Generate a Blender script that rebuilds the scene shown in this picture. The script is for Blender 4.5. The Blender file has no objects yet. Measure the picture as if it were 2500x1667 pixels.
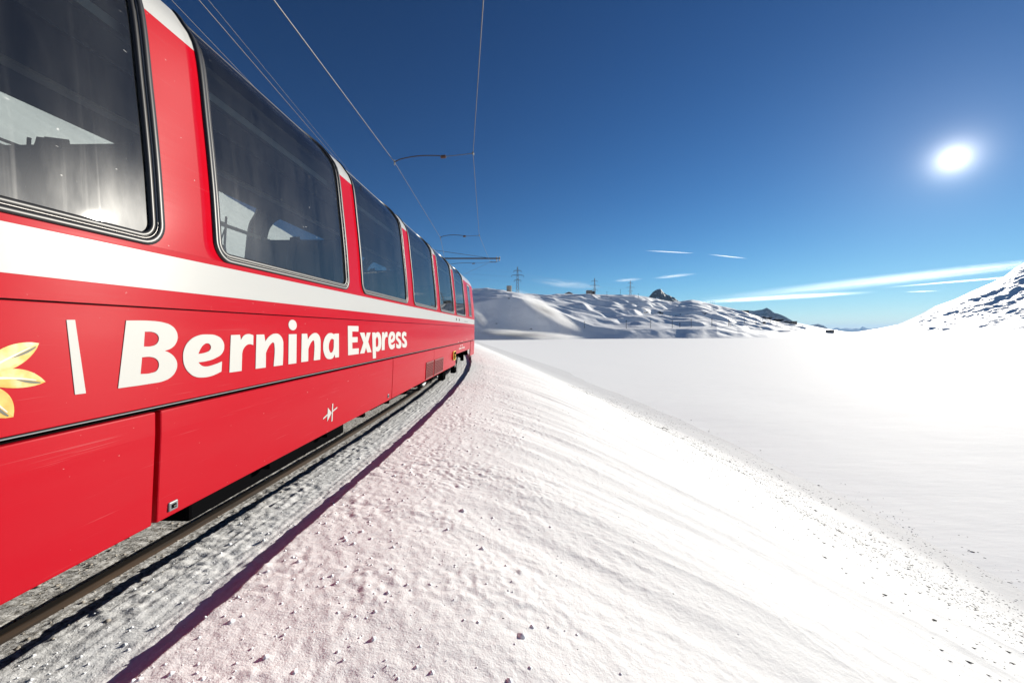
import bpy, bmesh, math, random
import numpy as np
from mathutils import Vector, Matrix

random.seed(7)
RNG = np.random.default_rng(11)
S = bpy.context.scene
COL = S.collection
R = math.radians

# ------------------------------------------------------------------ camera
CAM_Z = 1.5                      # railhead is z = 0
F = 972.0                        # focal length in 2500-px pixels
cd = bpy.data.cameras.new('camera')
cam = bpy.data.objects.new('camera', cd)
COL.objects.link(cam)
cam.location = (0, 0, CAM_Z)
cam.rotation_euler = (R(90), 0, 0)
cd.sensor_width = 36.0
cd.lens = 36.0 * F / 2500.0
cd.shift_y = -25.3 / 2500.0
cd.clip_start = 0.05
cd.clip_end = 90000
S.camera = cam

# ------------------------------------------------------------------ sun and sky
SUN = Vector((1.110, 1.0, 0.433)).normalized()
SUN_EL = math.asin(SUN.z)
SUN_AZ = math.atan2(SUN.x, SUN.y)          # clockwise from +Y
w = bpy.data.worlds.new('World')
S.world = w
w.use_nodes = True
nt = w.node_tree
for n in list(nt.nodes):
    nt.nodes.remove(n)
out = nt.nodes.new('ShaderNodeOutputWorld')
bg = nt.nodes.new('ShaderNodeBackground')
sky = nt.nodes.new('ShaderNodeTexSky')
sky.sky_type = 'NISHITA'
sky.sun_disc = False
sky.sun_elevation = SUN_EL
sky.sun_rotation = SUN_AZ
sky.altitude = 2250
sky.air_density = 1.0
sky.dust_density = 0.08
sky.ozone_density = 4.0
bg.inputs['Strength'].default_value = 0.05
# deep high-altitude blue: one even contrast curve over the whole sky
SKY_K = 0.1149
sc1 = nt.nodes.new('ShaderNodeVectorMath'); sc1.operation = 'SCALE'; sc1.inputs['Scale'].default_value = SKY_K
gam = nt.nodes.new('ShaderNodeGamma'); gam.inputs['Gamma'].default_value = 1.55
sc2 = nt.nodes.new('ShaderNodeVectorMath'); sc2.operation = 'SCALE'; sc2.inputs['Scale'].default_value = 1.68/SKY_K
nt.links.new(sky.outputs[0], sc1.inputs[0]); nt.links.new(sc1.outputs[0], gam.inputs['Color'])
tnt = nt.nodes.new('ShaderNodeVectorMath'); tnt.operation = 'MULTIPLY'; tnt.inputs[1].default_value = (.83, 1.02, 1.0)
nt.links.new(gam.outputs[0], tnt.inputs[0]); den = nt.nodes.new('ShaderNodeVectorMath'); den.operation = 'MULTIPLY_ADD'; den.inputs[1].default_value = (.32, .50, .55); den.inputs[2].default_value = (1, 1, 1)
dv = nt.nodes.new('ShaderNodeVectorMath'); dv.operation = 'DIVIDE'
nt.links.new(tnt.outputs[0], den.inputs[0]); nt.links.new(tnt.outputs[0], dv.inputs[0]); nt.links.new(den.outputs[0], dv.inputs[1]); nt.links.new(dv.outputs[0], sc2.inputs[0]); nt.links.new(sc2.outputs[0], bg.inputs['Color'])
# the sun itself and the bright ring of sky round it
tc = nt.nodes.new('ShaderNodeTexCoord')
dot = nt.nodes.new('ShaderNodeVectorMath'); dot.operation = 'DOT_PRODUCT'
dot.inputs[1].default_value = SUN
nt.links.new(tc.outputs['Generated'], dot.inputs[0])
acos = nt.nodes.new('ShaderNodeMath'); acos.operation = 'ARCCOSINE'; acos.use_clamp = False
nt.links.new(dot.outputs['Value'], acos.inputs[0])
def wmath(op, a, b):
    m = nt.nodes.new('ShaderNodeMath'); m.operation = op
    for i, v in enumerate((a, b)):
        if isinstance(v, (int, float)):
            m.inputs[i].default_value = v
        elif v is not None:
            nt.links.new(v, m.inputs[i])
    return m.outputs[0]
def lobe(width_deg, amp):
    return wmath('MULTIPLY', wmath('EXPONENT', wmath('MULTIPLY', acos.outputs[0], -1.0 / R(width_deg)), None), amp)
disc = wmath('MULTIPLY', wmath('LESS_THAN', acos.outputs[0], R(0.45)), 14.0)
glow = wmath('ADD', wmath('ADD', lobe(0.7, 2.0), lobe(6.0, 0.09)), disc)
bg2 = nt.nodes.new('ShaderNodeBackground')
bg2.inputs['Color'].default_value = (1.0, 0.97, 0.93, 1)
nt.links.new(glow, bg2.inputs['Strength'])
addsh = nt.nodes.new('ShaderNodeAddShader')
nt.links.new(bg.outputs[0], addsh.inputs[0])
nt.links.new(bg2.outputs[0], addsh.inputs[1])
nt.links.new(addsh.outputs[0], out.inputs['Surface'])

sd = bpy.data.lights.new('sun', 'SUN')
sd.energy = 5.0
sd.angle = R(0.5)
sd.color = (1.0, 0.945, 0.835)
so = bpy.data.objects.new('sun', sd)
COL.objects.link(so)
so.rotation_euler = SUN.to_track_quat('Z', 'Y').to_euler()

vs = S.view_settings
vs.view_transform = 'Standard'
vs.look = 'None'
vs.gamma = 1.0
vs.use_curve_mapping = False
vs.exposure = 0.7

cy = S.cycles
cy.use_denoising = True
cy.max_bounces = 8
cy.diffuse_bounces = 3
cy.glossy_bounces = 3
cy.transmission_bounces = 4
cy.transparent_max_bounces = 16
cy.volume_bounces = 1
cy.caustics_reflective = False
cy.caustics_refractive = False
cy.sample_clamp_indirect = 6.0

# ------------------------------------------------------------------ helpers
def tag(o, label=None, cat=None, group=None, kind=None):
    if label: o['label'] = label
    if cat: o['category'] = cat
    if group: o['group'] = group
    if kind: o['kind'] = kind
    return o

def empty(name, loc=(0, 0, 0), rot=(0, 0, 0), parent=None):
    o = bpy.data.objects.new(name, None)
    COL.objects.link(o)
    o.location = loc
    o.rotation_euler = rot
    o.empty_display_size = 0.2
    if parent: o.parent = parent
    return o

class MB:
    def __init__(self): self.v = []; self.f = []
    def add(self, vs, fs):
        b = len(self.v)
        self.v += [tuple(p) for p in vs]
        self.f += [tuple(b + i for i in q) for q in fs]
        return self
    def box(self, x0, x1, y0, y1, z0, z1):
        v = [(x, y, z) for x in (x0, x1) for y in (y0, y1) for z in (z0, z1)]
        return self.add(v, [(0,1,3,2),(4,6,7,5),(0,4,5,1),(2,3,7,6),(0,2,6,4),(1,5,7,3)])
    def beam(self, a, b, r, n=6, r2=None):
        a = Vector(a); b = Vector(b); d = (b - a)
        if d.length < 1e-9: return self
        d.normalize()
        up = Vector((0, 0, 1)) if abs(d.z) < .9 else Vector((1, 0, 0))
        s = d.cross(up).normalized(); t = d.cross(s)
        r2 = r if r2 is None else r2
        vs = []
        for k in range(n):
            c = math.cos(2*math.pi*k/n); q = math.sin(2*math.pi*k/n)
            vs.append(a + (s*c + t*q)*r); vs.append(b + (s*c + t*q)*r2)
        fs = [(2*k, 2*((k+1) % n), 2*((k+1) % n)+1, 2*k+1) for k in range(n)]
        fs.append(tuple(2*k for k in range(n))[::-1]); fs.append(tuple(2*k+1 for k in range(n)))
        return self.add(vs, fs)
    def path(self, pts, r, n=6):
        pts = [Vector(p) for p in pts]
        m = len(pts); vs = []
        for i, p in enumerate(pts):
            d = (pts[min(i+1, m-1)] - pts[max(i-1, 0)]).normalized()
            up = Vector((0, 0, 1)) if abs(d.z) < .9 else Vector((1, 0, 0))
            s = d.cross(up).normalized(); t = d.cross(s)
            for k in range(n):
                a = 2*math.pi*k/n
                vs.append(p + (s*math.cos(a) + t*math.sin(a))*r)
        fs = [(i*n+k, i*n+(k+1) % n, (i+1)*n+(k+1) % n, (i+1)*n+k) for i in range(m-1) for k in range(n)]
        fs.append(tuple(range(n))[::-1]); fs.append(tuple((m-1)*n+k for k in range(n)))
        return self.add(vs, fs)
    def prism(self, poly, y0, y1):             # poly in (x, z)
        n = len(poly)
        vs = [(x, y0, z) for x, z in poly] + [(x, y1, z) for x, z in poly]
        fs = [(k, (k+1) % n, n+(k+1) % n, n+k) for k in range(n)]
        fs += [tuple(range(n))[::-1], tuple(range(n, 2*n))]
        return self.add(vs, fs)
    def grid(self, P, closed=False):           # P[i][j] points
        ni = len(P); nj = len(P[0])
        vs = [p for row in P for p in row]
        fs = [(i*nj+j, i*nj+j+1, (i+1)*nj+j+1, (i+1)*nj+j) for i in range(ni-1) for j in range(nj-1)]
        return self.add(vs, fs)
    def build(self, name, mat, parent=None, smooth=False, bevel=0, mods=()):
        me = bpy.data.meshes.new(name)
        me.from_pydata(self.v, [], self.f)
        me.validate()
        if smooth:
            me.polygons.foreach_set('use_smooth', [True]*len(me.polygons))
        if mat: me.materials.append(mat)
        o = bpy.data.objects.new(name, me)
        COL.objects.link(o)
        if parent: o.parent = parent
        if bevel:
            b = o.modifiers.new('bevel', 'BEVEL'); b.width = bevel; b.segments = 2; b.limit_method = 'ANGLE'
        return o

def mesh_np(name, V, Fq, mat, smooth=True, attrs=None):
    me = bpy.data.meshes.new(name)
    V = np.asarray(V, np.float32); Fq = np.asarray(Fq, np.int32)
    k = Fq.shape[1]
    me.vertices.add(len(V)); me.vertices.foreach_set('co', V.ravel())
    me.loops.add(Fq.size); me.loops.foreach_set('vertex_index', Fq.ravel())
    me.polygons.add(len(Fq))
    me.polygons.foreach_set('loop_start', np.arange(0, Fq.size, k, dtype=np.int32))
    me.polygons.foreach_set('loop_total', np.full(len(Fq), k, np.int32))
    me.polygons.foreach_set('use_smooth', np.full(len(Fq), smooth, bool))
    for nm, arr in (attrs or {}).items():
        a = me.attributes.new(nm, 'FLOAT', 'POINT'); a.data.foreach_set('value', np.asarray(arr, np.float32).ravel())
    me.update()
    me.materials.append(mat)
    o = bpy.data.objects.new(name, me)
    COL.objects.link(o)
    return o

def gridfaces(ni, nj):
    i, j = np.meshgrid(np.arange(ni-1), np.arange(nj-1), indexing='ij')
    a = (i*nj + j).ravel()
    return np.stack([a, a+nj, a+nj+1, a+1], 1)

PERM = RNG.permutation(4096)
GRAD = RNG.uniform(0, 2*np.pi, 4096); GX = np.cos(GRAD); GY = np.sin(GRAD)
def noise2(x, y, seed=0):
    xi = np.floor(x).astype(np.int64); yi = np.floor(y).astype(np.int64)
    xf = x - xi; yf = y - yi
    u = xf*xf*xf*(xf*(xf*6-15)+10); v = yf*yf*yf*(yf*(yf*6-15)+10)
    def g(ix, iy, dx, dy):
        h = PERM[(PERM[(ix + seed*57) & 4095] + iy) & 4095]
        return GX[h]*dx + GY[h]*dy
    a = g(xi, yi, xf, yf); b = g(xi+1, yi, xf-1, yf)
    c = g(xi, yi+1, xf, yf-1); d = g(xi+1, yi+1, xf-1, yf-1)
    return 1.4*((a*(1-u)+b*u)*(1-v) + (c*(1-u)+d*u)*v)
def fbm(x, y, oct=4, seed=0, gain=.5):
    s = 0; amp = 1.0
    for o in range(oct):
        s = s + amp*noise2(x*2**o, y*2**o, seed+o*3); amp *= gain
    return s
def sstep(a, b, x):
    t = np.clip((x-a)/(b-a), 0, 1); return t*t*(3-2*t)

# ------------------------------------------------------------------ materials
def mat(name, col, rough=.5, metal=0.0, spec=.5):
    m = bpy.data.materials.new(name); m.use_nodes = True
    b = m.node_tree.nodes['Principled BSDF']
    b.inputs['Base Color'].default_value = (*col, 1)
    b.inputs['Roughness'].default_value = rough
    b.inputs['Metallic'].default_value = metal
    b.inputs['Specular IOR Level'].default_value = spec
    return m
def N(m, t, **kw):
    n = m.node_tree.nodes.new(t)
    for k, v in kw.items():
        if k in n.inputs: n.inputs[k].default_value = v
        else: setattr(n, k, v)
    return n
def L(m, a, b): m.node_tree.links.new(a, b)
def P(m): return m.node_tree.nodes['Principled BSDF']
def coords(m, scale, kind='Object'):
    t = N(m, 'ShaderNodeTexCoord'); mp = N(m, 'ShaderNodeMapping')
    mp.inputs['Scale'].default_value = scale
    L(m, t.outputs[kind], mp.inputs['Vector'])
    return mp.outputs[0]
def noise(m, vec, scale, detail=4, rough=.55):
    n = N(m, 'ShaderNodeTexNoise')
    n.inputs['Scale'].default_value = scale; n.inputs['Detail'].default_value = detail; n.inputs['Roughness'].default_value = rough
    L(m, vec, n.inputs['Vector'])
    return n.outputs['Fac']
def ramp(m, fac, stops):
    r = N(m, 'ShaderNodeValToRGB')
    e = r.color_ramp.elements
    while len(e) < len(stops): e.new(.5)
    for q, (p, c) in zip(e, stops):
        q.position = p; q.color = (*c, 1) if len(c) == 3 else c
    L(m, fac, r.inputs[0])
    return r.outputs[0]
def maprange(m, v, a, b, c, d):
    n = N(m, 'ShaderNodeMapRange')
    for i, x in enumerate((a, b, c, d)): n.inputs[i+1].default_value = x
    L(m, v, n.inputs[0])
    return n.outputs[0]
def mathn(m, op, a, b=None):
    n = N(m, 'ShaderNodeMath'); n.operation = op
    for i, v in enumerate((a, b)):
        if v is None: continue
        if isinstance(v, (int, float)): n.inputs[i].default_value = v
        else: L(m, v, n.inputs[i])
    return n.outputs[0]
def mixc(m, fac, a, b):
    n = N(m, 'ShaderNodeMix'); n.data_type = 'RGBA'
    for s, v in (('A', a), ('B', b)):
        sock = [i for i in n.inputs if i.name == s and i.type == 'RGBA'][0]
        if isinstance(v, tuple): sock.default_value = (*v, 1)
        else: L(m, v, sock)
    if isinstance(fac, (int, float)): n.inputs[0].default_value = fac
    else: L(m, fac, n.inputs[0])
    return [o for o in n.outputs if o.type == 'RGBA'][0]
def bump(m, h, strength, dist, normal=None):
    b = N(m, 'ShaderNodeBump'); b.inputs['Strength'].default_value = strength; b.inputs['Distance'].default_value = dist
    L(m, h, b.inputs['Height'])
    if normal is not None: L(m, normal, b.inputs['Normal'])
    return b.outputs[0]

def paint(name, col, rough=.3, dirt=.35, spec=.03):
    """washed coach paint: fine horizontal scratches, faint dirt towards nothing in particular"""
    m = mat(name, col, rough)
    b = P(m)
    st = noise(m, coords(m, (1.0, 1.2, 190.0)), 1.0, 3, .7)
    big = noise(m, coords(m, (1.0, .7, 2.2)), 1.0, 5, .6)
    speck = noise(m, coords(m, (30, 20.0, 34.0)), 1.6, 2, .5)
    scr_glint = noise(m, coords(m, (1, 2.2, 150.0)), 1.0, 2, .5)
    c = mixc(m, maprange(m, big, .35, .75, 0, dirt*.35), tuple(col), tuple(x*.75+.03 for x in col))
    c = mixc(m, maprange(m, speck, .76, .80, 0, .5), c, (.55, .42, .40))
    c = mixc(m, maprange(m, scr_glint, .68, .76, 0, .07), c, (.62, .50, .50))  # pale scratches: their sun glint is put into the base colour
    L(m, c, b.inputs['Base Color'])
    L(m, maprange(m, st, .3, .7, rough*.9, rough*1.12), b.inputs['Roughness'])
    b.inputs['Anisotropic'].default_value = .82
    tn = N(m, 'ShaderNodeCombineXYZ'); tn.inputs[2].default_value = 1.0
    L(m, tn.outputs[0], b.inputs['Tangent'])
    oil = noise(m, coords(m, (1.0, 1.1, 1.6)), 1.0, 2, .5)
    L(m, bump(m, oil, .12, .02, bump(m, st, .03, .0015)), b.inputs['Normal'])
    b.inputs['Coat Weight'].default_value = .22
    b.inputs['Specular IOR Level'].default_value = spec
    b.inputs['Coat Roughness'].default_value = .09
    return m

RED = (0.36, 0.002, 0.010)
M = {}
M['red'] = paint('coach red paint', RED, .34)
M['white'] = paint('coach white paint', (.38, .38, .37), .34, .15, .16)
M['letter'] = mat('letter foil', (.42, .42, .40), .5, 0, .2)
M['black'] = mat('black rubber', (.012, .012, .013), .42)
M['gap'] = mat('dark joint', (.004, .004, .004), .9, 0, .0)
M['chrome'] = mat('aluminium trim', (.17, .165, .16), .38, .9)
M['steelgrey'] = mat('grey painted steel', (.16, .17, .18), .5, .3)
M['under'] = mat('underframe black', (.004, .004, .0045), .9, 0, .0)
M['yellow'] = mat('yellow paint', (.75, .48, .03), .45)
M['louvre'] = mat('louvre dark red', (.16, .012, .014), .5)
M['trim'] = mat('cream trim', (.62, .58, .48), .6)
M['ceiling'] = mat('coach ceiling', (.20, .20, .19), .7)
M['liner'] = mat('interior panel', (.17, .17, .165), .65)
M['seat'] = mat('seat cloth', (.022, .028, .045), .85)
M['floor'] = mat('coach floor', (.05, .05, .055), .8)
M['roof'] = mat('coach roof', (.62, .62, .60), .5)
M['wire'] = mat('copper wire', (.09, .085, .08), .45, .6)
M['steel'] = mat('galvanised steel', (.14, .14, .14), .55, .5)
M['rust'] = mat('rusty steel', (.07, .045, .03), .65, .3)
M['insul'] = mat('insulator brown', (.07, .03, .02), .3)
M['concrete'] = mat('concrete', (.30, .27, .235), .85)
M['stone'] = mat('masonry', (.22, .19, .165), .85)
M['timber'] = mat('dark timber', (.07, .05, .04), .8)
M['darkglass'] = mat('dark window', (.02, .025, .03), .15)
M['pole'] = mat('weathered pole', (.06, .055, .05), .8)

# petals of the flower emblem: cream with lengthwise lines
def petal_mat():
    m = mat('petal print', (.9, .75, .35), .4)
    n = noise(m, coords(m, (1, 9, 9)), 1.5, 3)
    L(m, ramp(m, n, [(.32, (.52, .25, .03)), (.5, (.55, .36, .08)), (.64, (.52, .44, .22))]), P(m).inputs['Base Color'])
    return m
M['petal'] = petal_mat()
M['petalwhite'] = mat('petal rib white', (.52, .52, .46), .4)
M['petalgrey'] = mat('petal shade grey', (.08, .085, .06), .5)

# ---- glass: tinted, dusty
def glass():
    m = bpy.data.materials.new('tinted coach glass'); m.use_nodes = True
    t = m.node_tree
    t.nodes.remove(P(m))
    o = t.nodes['Material Output']
    tr = N(m, 'ShaderNodeBsdfTransparent'); tr.inputs[0].default_value = (.60, .64, .63, 1)
    gl = N(m, 'ShaderNodeBsdfGlossy'); gl.inputs['Roughness'].default_value = .015
    fr = N(m, 'ShaderNodeFresnel'); fr.inputs['IOR'].default_value = 1.75
    mx = N(m, 'ShaderNodeMixShader')
    L(m, fr.outputs[0], mx.inputs[0]); L(m, tr.outputs[0], mx.inputs[1]); L(m, gl.outputs[0], mx.inputs[2])
    # road dust: a thin scattering film and dry splashes
    di = N(m, 'ShaderNodeBsdfDiffuse'); di.inputs[0].default_value = (.62, .62, .60, 1)
    gl2 = N(m, 'ShaderNodeBsdfGlossy'); gl2.inputs['Roughness'].default_value = .26
    add = N(m, 'ShaderNodeMixShader'); add.inputs[0].default_value = .3
    L(m, di.outputs[0], add.inputs[1]); L(m, gl2.outputs[0], add.inputs[2])
    film = noise(m, coords(m, (1, 3.0, .9)), 1.2, 5, .6)
    runs = noise(m, coords(m, (1, 26.0, .6)), 1.0, 3, .6)
    speck = noise(m, coords(m, (20, 22.0, 60.0)), 1.0, 1, .5)
    f = mathn(m, 'ADD', maprange(m, film, .35, .8, .010, .034), maprange(m, runs, .6, .8, 0, .012))
    f = mathn(m, 'ADD', f, maprange(m, speck, .78, .82, 0, .22))
    mx2 = N(m, 'ShaderNodeMixShader')
    L(m, f, mx2.inputs[0]); L(m, mx.outputs[0], mx2.inputs[1]); L(m, add.outputs[0], mx2.inputs[2])
    L(m, mx2.outputs[0], o.inputs['Surface'])
    return m
M['glass'] = glass()

# ---- snow
def snow(name, scales, col=(.88, .89, .91), dirt_attr=None, sparkle=True):
    m = mat(name, col, .85, 0, .06)
    b = P(m)
    nrm = None
    for (sc, st, di, det) in scales:
        h = noise(m, coords(m, sc), 1.0, det, .6)
        nrm = bump(m, h, st, di, nrm)
    L(m, nrm, b.inputs['Normal'])
    tint = noise(m, coords(m, (.9, .9, .9)), 1.0, 4)
    c = mixc(m, maprange(m, tint, .3, .75, 0, .5), tuple(col), tuple(x*.94 for x in col))
    if dirt_attr:
        a = N(m, 'ShaderNodeAttribute'); a.attribute_name = dirt_attr
        g = noise(m, coords(m, (1, 1, 1)), 38.0, 5, .7)
        f = mathn(m, 'MULTIPLY', maprange(m, g, .38, .62, 0, 1), a.outputs['Fac'])
        grit = noise(m, coords(m, (1, 1, 1)), 90.0, 2, .6)
        dc = ramp(m, grit, [(.3, (.05, .045, .04)), (.7, (.30, .28, .25))])
        c = mixc(m, f, c, dc)
    L(m, c, b.inputs['Base Color'])
    return m
M['snow'] = snow('wind packed snow', col=(.77, .77, .772), scales= [((3, 3, 3), .3, .03, 6), ((26, 26, 26), .75, .008, 6), ((110, 110, 110), .8, .0030, 3)], dirt_attr='dirt')
M['lake'] = snow('lake snow', col=(.95, .95, .95), scales=[((.12, .35, 1), .50, .10, 6), ((1.3, 5, 5), .45, .012, 5), ((14, 45, 45), .25, .0012, 3)])
P(M['lake']).inputs['Specular IOR Level'].default_value = .045
M['hillsnow'] = snow('hill snow', [((.08, .08, .16), .5, 1.2, 8), ((.6, .6, 1.0), .35, .12, 5)])
M['clod'] = mat('snow clod', (.86, .87, .89), .7, 0, .2)
M['pebble'] = mat('dark grit', (.05, .046, .043), .9, 0, .1)

def rocky(name, scale, lo, hi, rockcol=(.07, .065, .062)):
    m = snow(name, [((scale, scale, scale*1.6), .45, .10/scale, 8)])
    P(m).inputs['Specular IOR Level'].default_value = .22; P(m).inputs['Roughness'].default_value = .65
    b = P(m)
    src = b.inputs['Base Color'].links[0].from_socket
    g = N(m, 'ShaderNodeNewGeometry')
    sep = N(m, 'ShaderNodeSeparateXYZ'); L(m, g.outputs['True Normal'], sep.inputs[0])
    n1 = noise(m, coords(m, (scale*1.2, scale*1.2, scale*3.0)), 1.0, 8, .65)
    st = mathn(m, 'ADD', mathn(m, 'MULTIPLY', n1, 1.0), mathn(m, 'MULTIPLY', sep.outputs[2], -.55))
    f = maprange(m, st, lo, hi, 0, 1)
    r2 = noise(m, coords(m, (scale*6, scale*6, scale*6)), 1.0, 4)
    rc = mixc(m, r2, tuple(x*.5 for x in rockcol), tuple(x*1.8 for x in rockcol))
    L(m, mixc(m, f, src, rc), b.inputs['Base Color'])
    return m
M['hillrock'] = rocky('snow with rock outcrops', .07, .27, .31)
M['peak'] = rocky('alpine rock and snow', .010, -.02, .06)
M['farrange'] = rocky('distant rock and snow', .0012, -.25, .05, (.05, .055, .07)); P(M['farrange']).inputs['Specular IOR Level'].default_value = 0

# ------------------------------------------------------------------ track alignment
YC, RC, XC = 8.0, 92.0, -2.835          # curve: centre line x at y
def track_x(y):
    y = np.asarray(y, float)
    dy = np.clip(y - YC, -22, 15)
    base = XC - (RC - np.sqrt(RC*RC - dy*dy))
    sl = -dy/np.sqrt(RC*RC - dy*dy)
    return base + sl*(y - YC - dy)
def track_dir(y):
    e = .05
    return (track_x(y+e) - track_x(y-e))/(2*e)
GRADE = .0034
def track_pt(y, t, z):
    s = track_dir(y); k = np.sqrt(1+s*s)
    return track_x(y) + t/k, y - t*s/k, z + GRADE*np.clip(y, -20, 60)

# ------------------------------------------------------------------ embankment snow
Z_LAKE = -4.5
T_KN = [-110, -40, -20, -8, -5, -3.2, -1.6, -.9, .44, .56, .79, .815, 1.1, 1.49, 1.53, 1.8, 2.2, 3.0, 4.0, 5, 6.5, 8, 11, 12.6, 13.6, 15, 18]
Z_KN = [70, 24.5, 11.0, 2.8, .85, .10, -.05, -.06, -.055, -.055, -.06, .03, .03, .01, .10, .075, .03, -.13, -.43, -.80, -1.45, -2.12, -3.50, -4.15, -4.42, -4.56, -4.7]
T_D = np.arange(-110, 18.001, .01); Z_D = np.interp(T_D, T_KN, Z_KN)
_k = np.hanning(121); _k /= _k.sum()
Z_S = np.convolve(np.pad(Z_D, 60, mode='edge'), _k, 'valid')
Z_D = Z_D + (Z_S-Z_D)*sstep(1.75, 2.5, T_D)
def bank_z(y, t):
    wob = .012*noise2(y*1.1, np.zeros_like(y)+3.3, 5) + .006*noise2(y*5.2, np.zeros_like(y)+1.1, 6)
    ts = t - wob*sstep(.7, .8, t)*(1-sstep(1.7, 2.2, t))*1.6
    z = np.interp(ts, T_D, Z_D)
    # downslope flutes and drifts
    slope = sstep(1.7, 3.2, t)
    z = z + slope*(1-sstep(11, 13.5, t))*(.045*noise2(y*.9+t*.25, t*.22, 1) + .022*(.6-np.abs(noise2(y*2.2+t*.7, t*.45, 2))) + .005*noise2(y*6+t*1.5, t*1.2, 22)*(1-sstep(5, 8, t)))
    z = z + .06*sstep(3, 6, t)*(1-sstep(12, 14, t))*noise2(y*.25, t*.3, 3)
    # churned snow beside the rails
    ch = sstep(.56, .85, t)*(1-.55*sstep(2.0, 4.0, t))*(1-.6*sstep(4, 8, t))
    ch = ch*(.55 + .9*sstep(-.35, .45, noise2(y*1.3, t*1.7, 28)))
    z = z + sstep(6, 9, t)*(1-sstep(12.5, 14, t))*(.010*noise2(y*3.1, t*1.6, 29) + .004*noise2(y*9, t*5, 30))
    r = noise2(y*17, t*17, 7); r2 = noise2(y*8, t*8, 8)
    z = z + ch*(.0055*r + .0045*r2 + .004*np.abs(noise2(y*5.1, t*5.1, 27)))
    cl = noise2(y*11+3, t*11, 12)
    z = z + ch*.030*np.maximum(cl-.55, 0)
    z = z + ch*.0030*noise2(y*38, t*38, 9)
    z = z + sstep(.82, .9, t)*(1-sstep(1.40, 1.48, t))*(.004*noise2(y*.7, t*21, 15) + .0028*noise2(y*1.6, t*47, 16))
    # ballast between and beside the rails
    b = sstep(-2.5, -1.6, t)*(1-sstep(.78, .80, t))*(1 - sstep(.46, .48, t)*(1-sstep(.53, .55, t)))
    z = z + b*(.008*noise2(y*14, t*14, 10) + .0035*noise2(y*34, t*34, 11))
    left = 1-sstep(-9, -4, t)
    z = z + left*(.5*noise2(y*.12, t*.12, 13) + .18*noise2(y*.5, t*.5, 14))
    return z
ys = np.concatenate([np.arange(-40, -3, 1.0), np.arange(-3, .9, .08), np.arange(.9, 5, .013), np.arange(5, 12, .03), np.arange(12, 30, .10), np.arange(30, 80, .6), np.arange(80, 420, 5.0)])
tsv = np.concatenate([np.arange(-110, -9, 2.0), np.arange(-9, -1.7, .3), np.arange(-1.7, .3, .08), np.arange(.3, .78, .012), np.array([.785, .792, .80, .807, .814, .822]), np.arange(.832, 1.48, .012), np.array([1.486, 1.495, 1.503, 1.511, 1.519, 1.527, 1.535]), np.arange(1.546, 3.4, .013), np.arange(3.4, 7, .022), np.arange(7, 18.01, .06)])
Yg, Tg = np.meshgrid(ys, tsv, indexing='ij')
Zb = bank_z(Yg, Tg)
Xw, Yw, Zw = track_pt(Yg, Tg, Zb)
dirt = (sstep(-3.2, -2, Tg)*(1-sstep(.60, 1.0, Tg))*.95 + .22*sstep(.7, .9, Tg)*(1-sstep(1.0, 1.8, Tg)))
bank = mesh_np('embankment', np.stack([Xw, Yw, Zw], -1).reshape(-1, 3), gridfaces(len(ys), len(tsv)), M['snow'], True, {'dirt': dirt})
tag(bank, kind='structure')
def ground_at(y, t):
    y = np.atleast_1d(np.asarray(y, float)); t = np.atleast_1d(np.asarray(t, float))
    return np.stack(track_pt(y, t, bank_z(y, t)), -1)

# lake
def lake_mesh():
    xs = np.concatenate([np.linspace(-2600, -60, 40), np.linspace(-50, 120, 120), np.linspace(140, 2600, 60)])
    yy = np.concatenate([np.linspace(-800, -20, 20), np.linspace(-15, 120, 110), np.linspace(130, 2600, 80)])
    X, Y = np.meshgrid(xs, yy, indexing='ij')
    near = np.exp(-np.hypot(X-10, Y-20)/90)
    Z = Z_LAKE + near*(.05*noise2(X*.12, Y*.05, 31) + .02*noise2(X*.5, Y*.2, 32))
    o = mesh_np('frozen_lake', np.stack([X, Y, Z], -1).reshape(-1, 3), gridfaces(len(xs), len(yy)), M['lake'])
    return tag(o, kind='structure')
lake_mesh()

# ------------------------------------------------------------------ hills and peaks
def px(u, v, Y):
    """world point seen at photograph pixel (u, v) and depth Y: used to lay the terrain out at its real distance"""
    return ((u-1250)/F*Y, Y, CAM_Z + (808.2-v)/F*Y)

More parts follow.
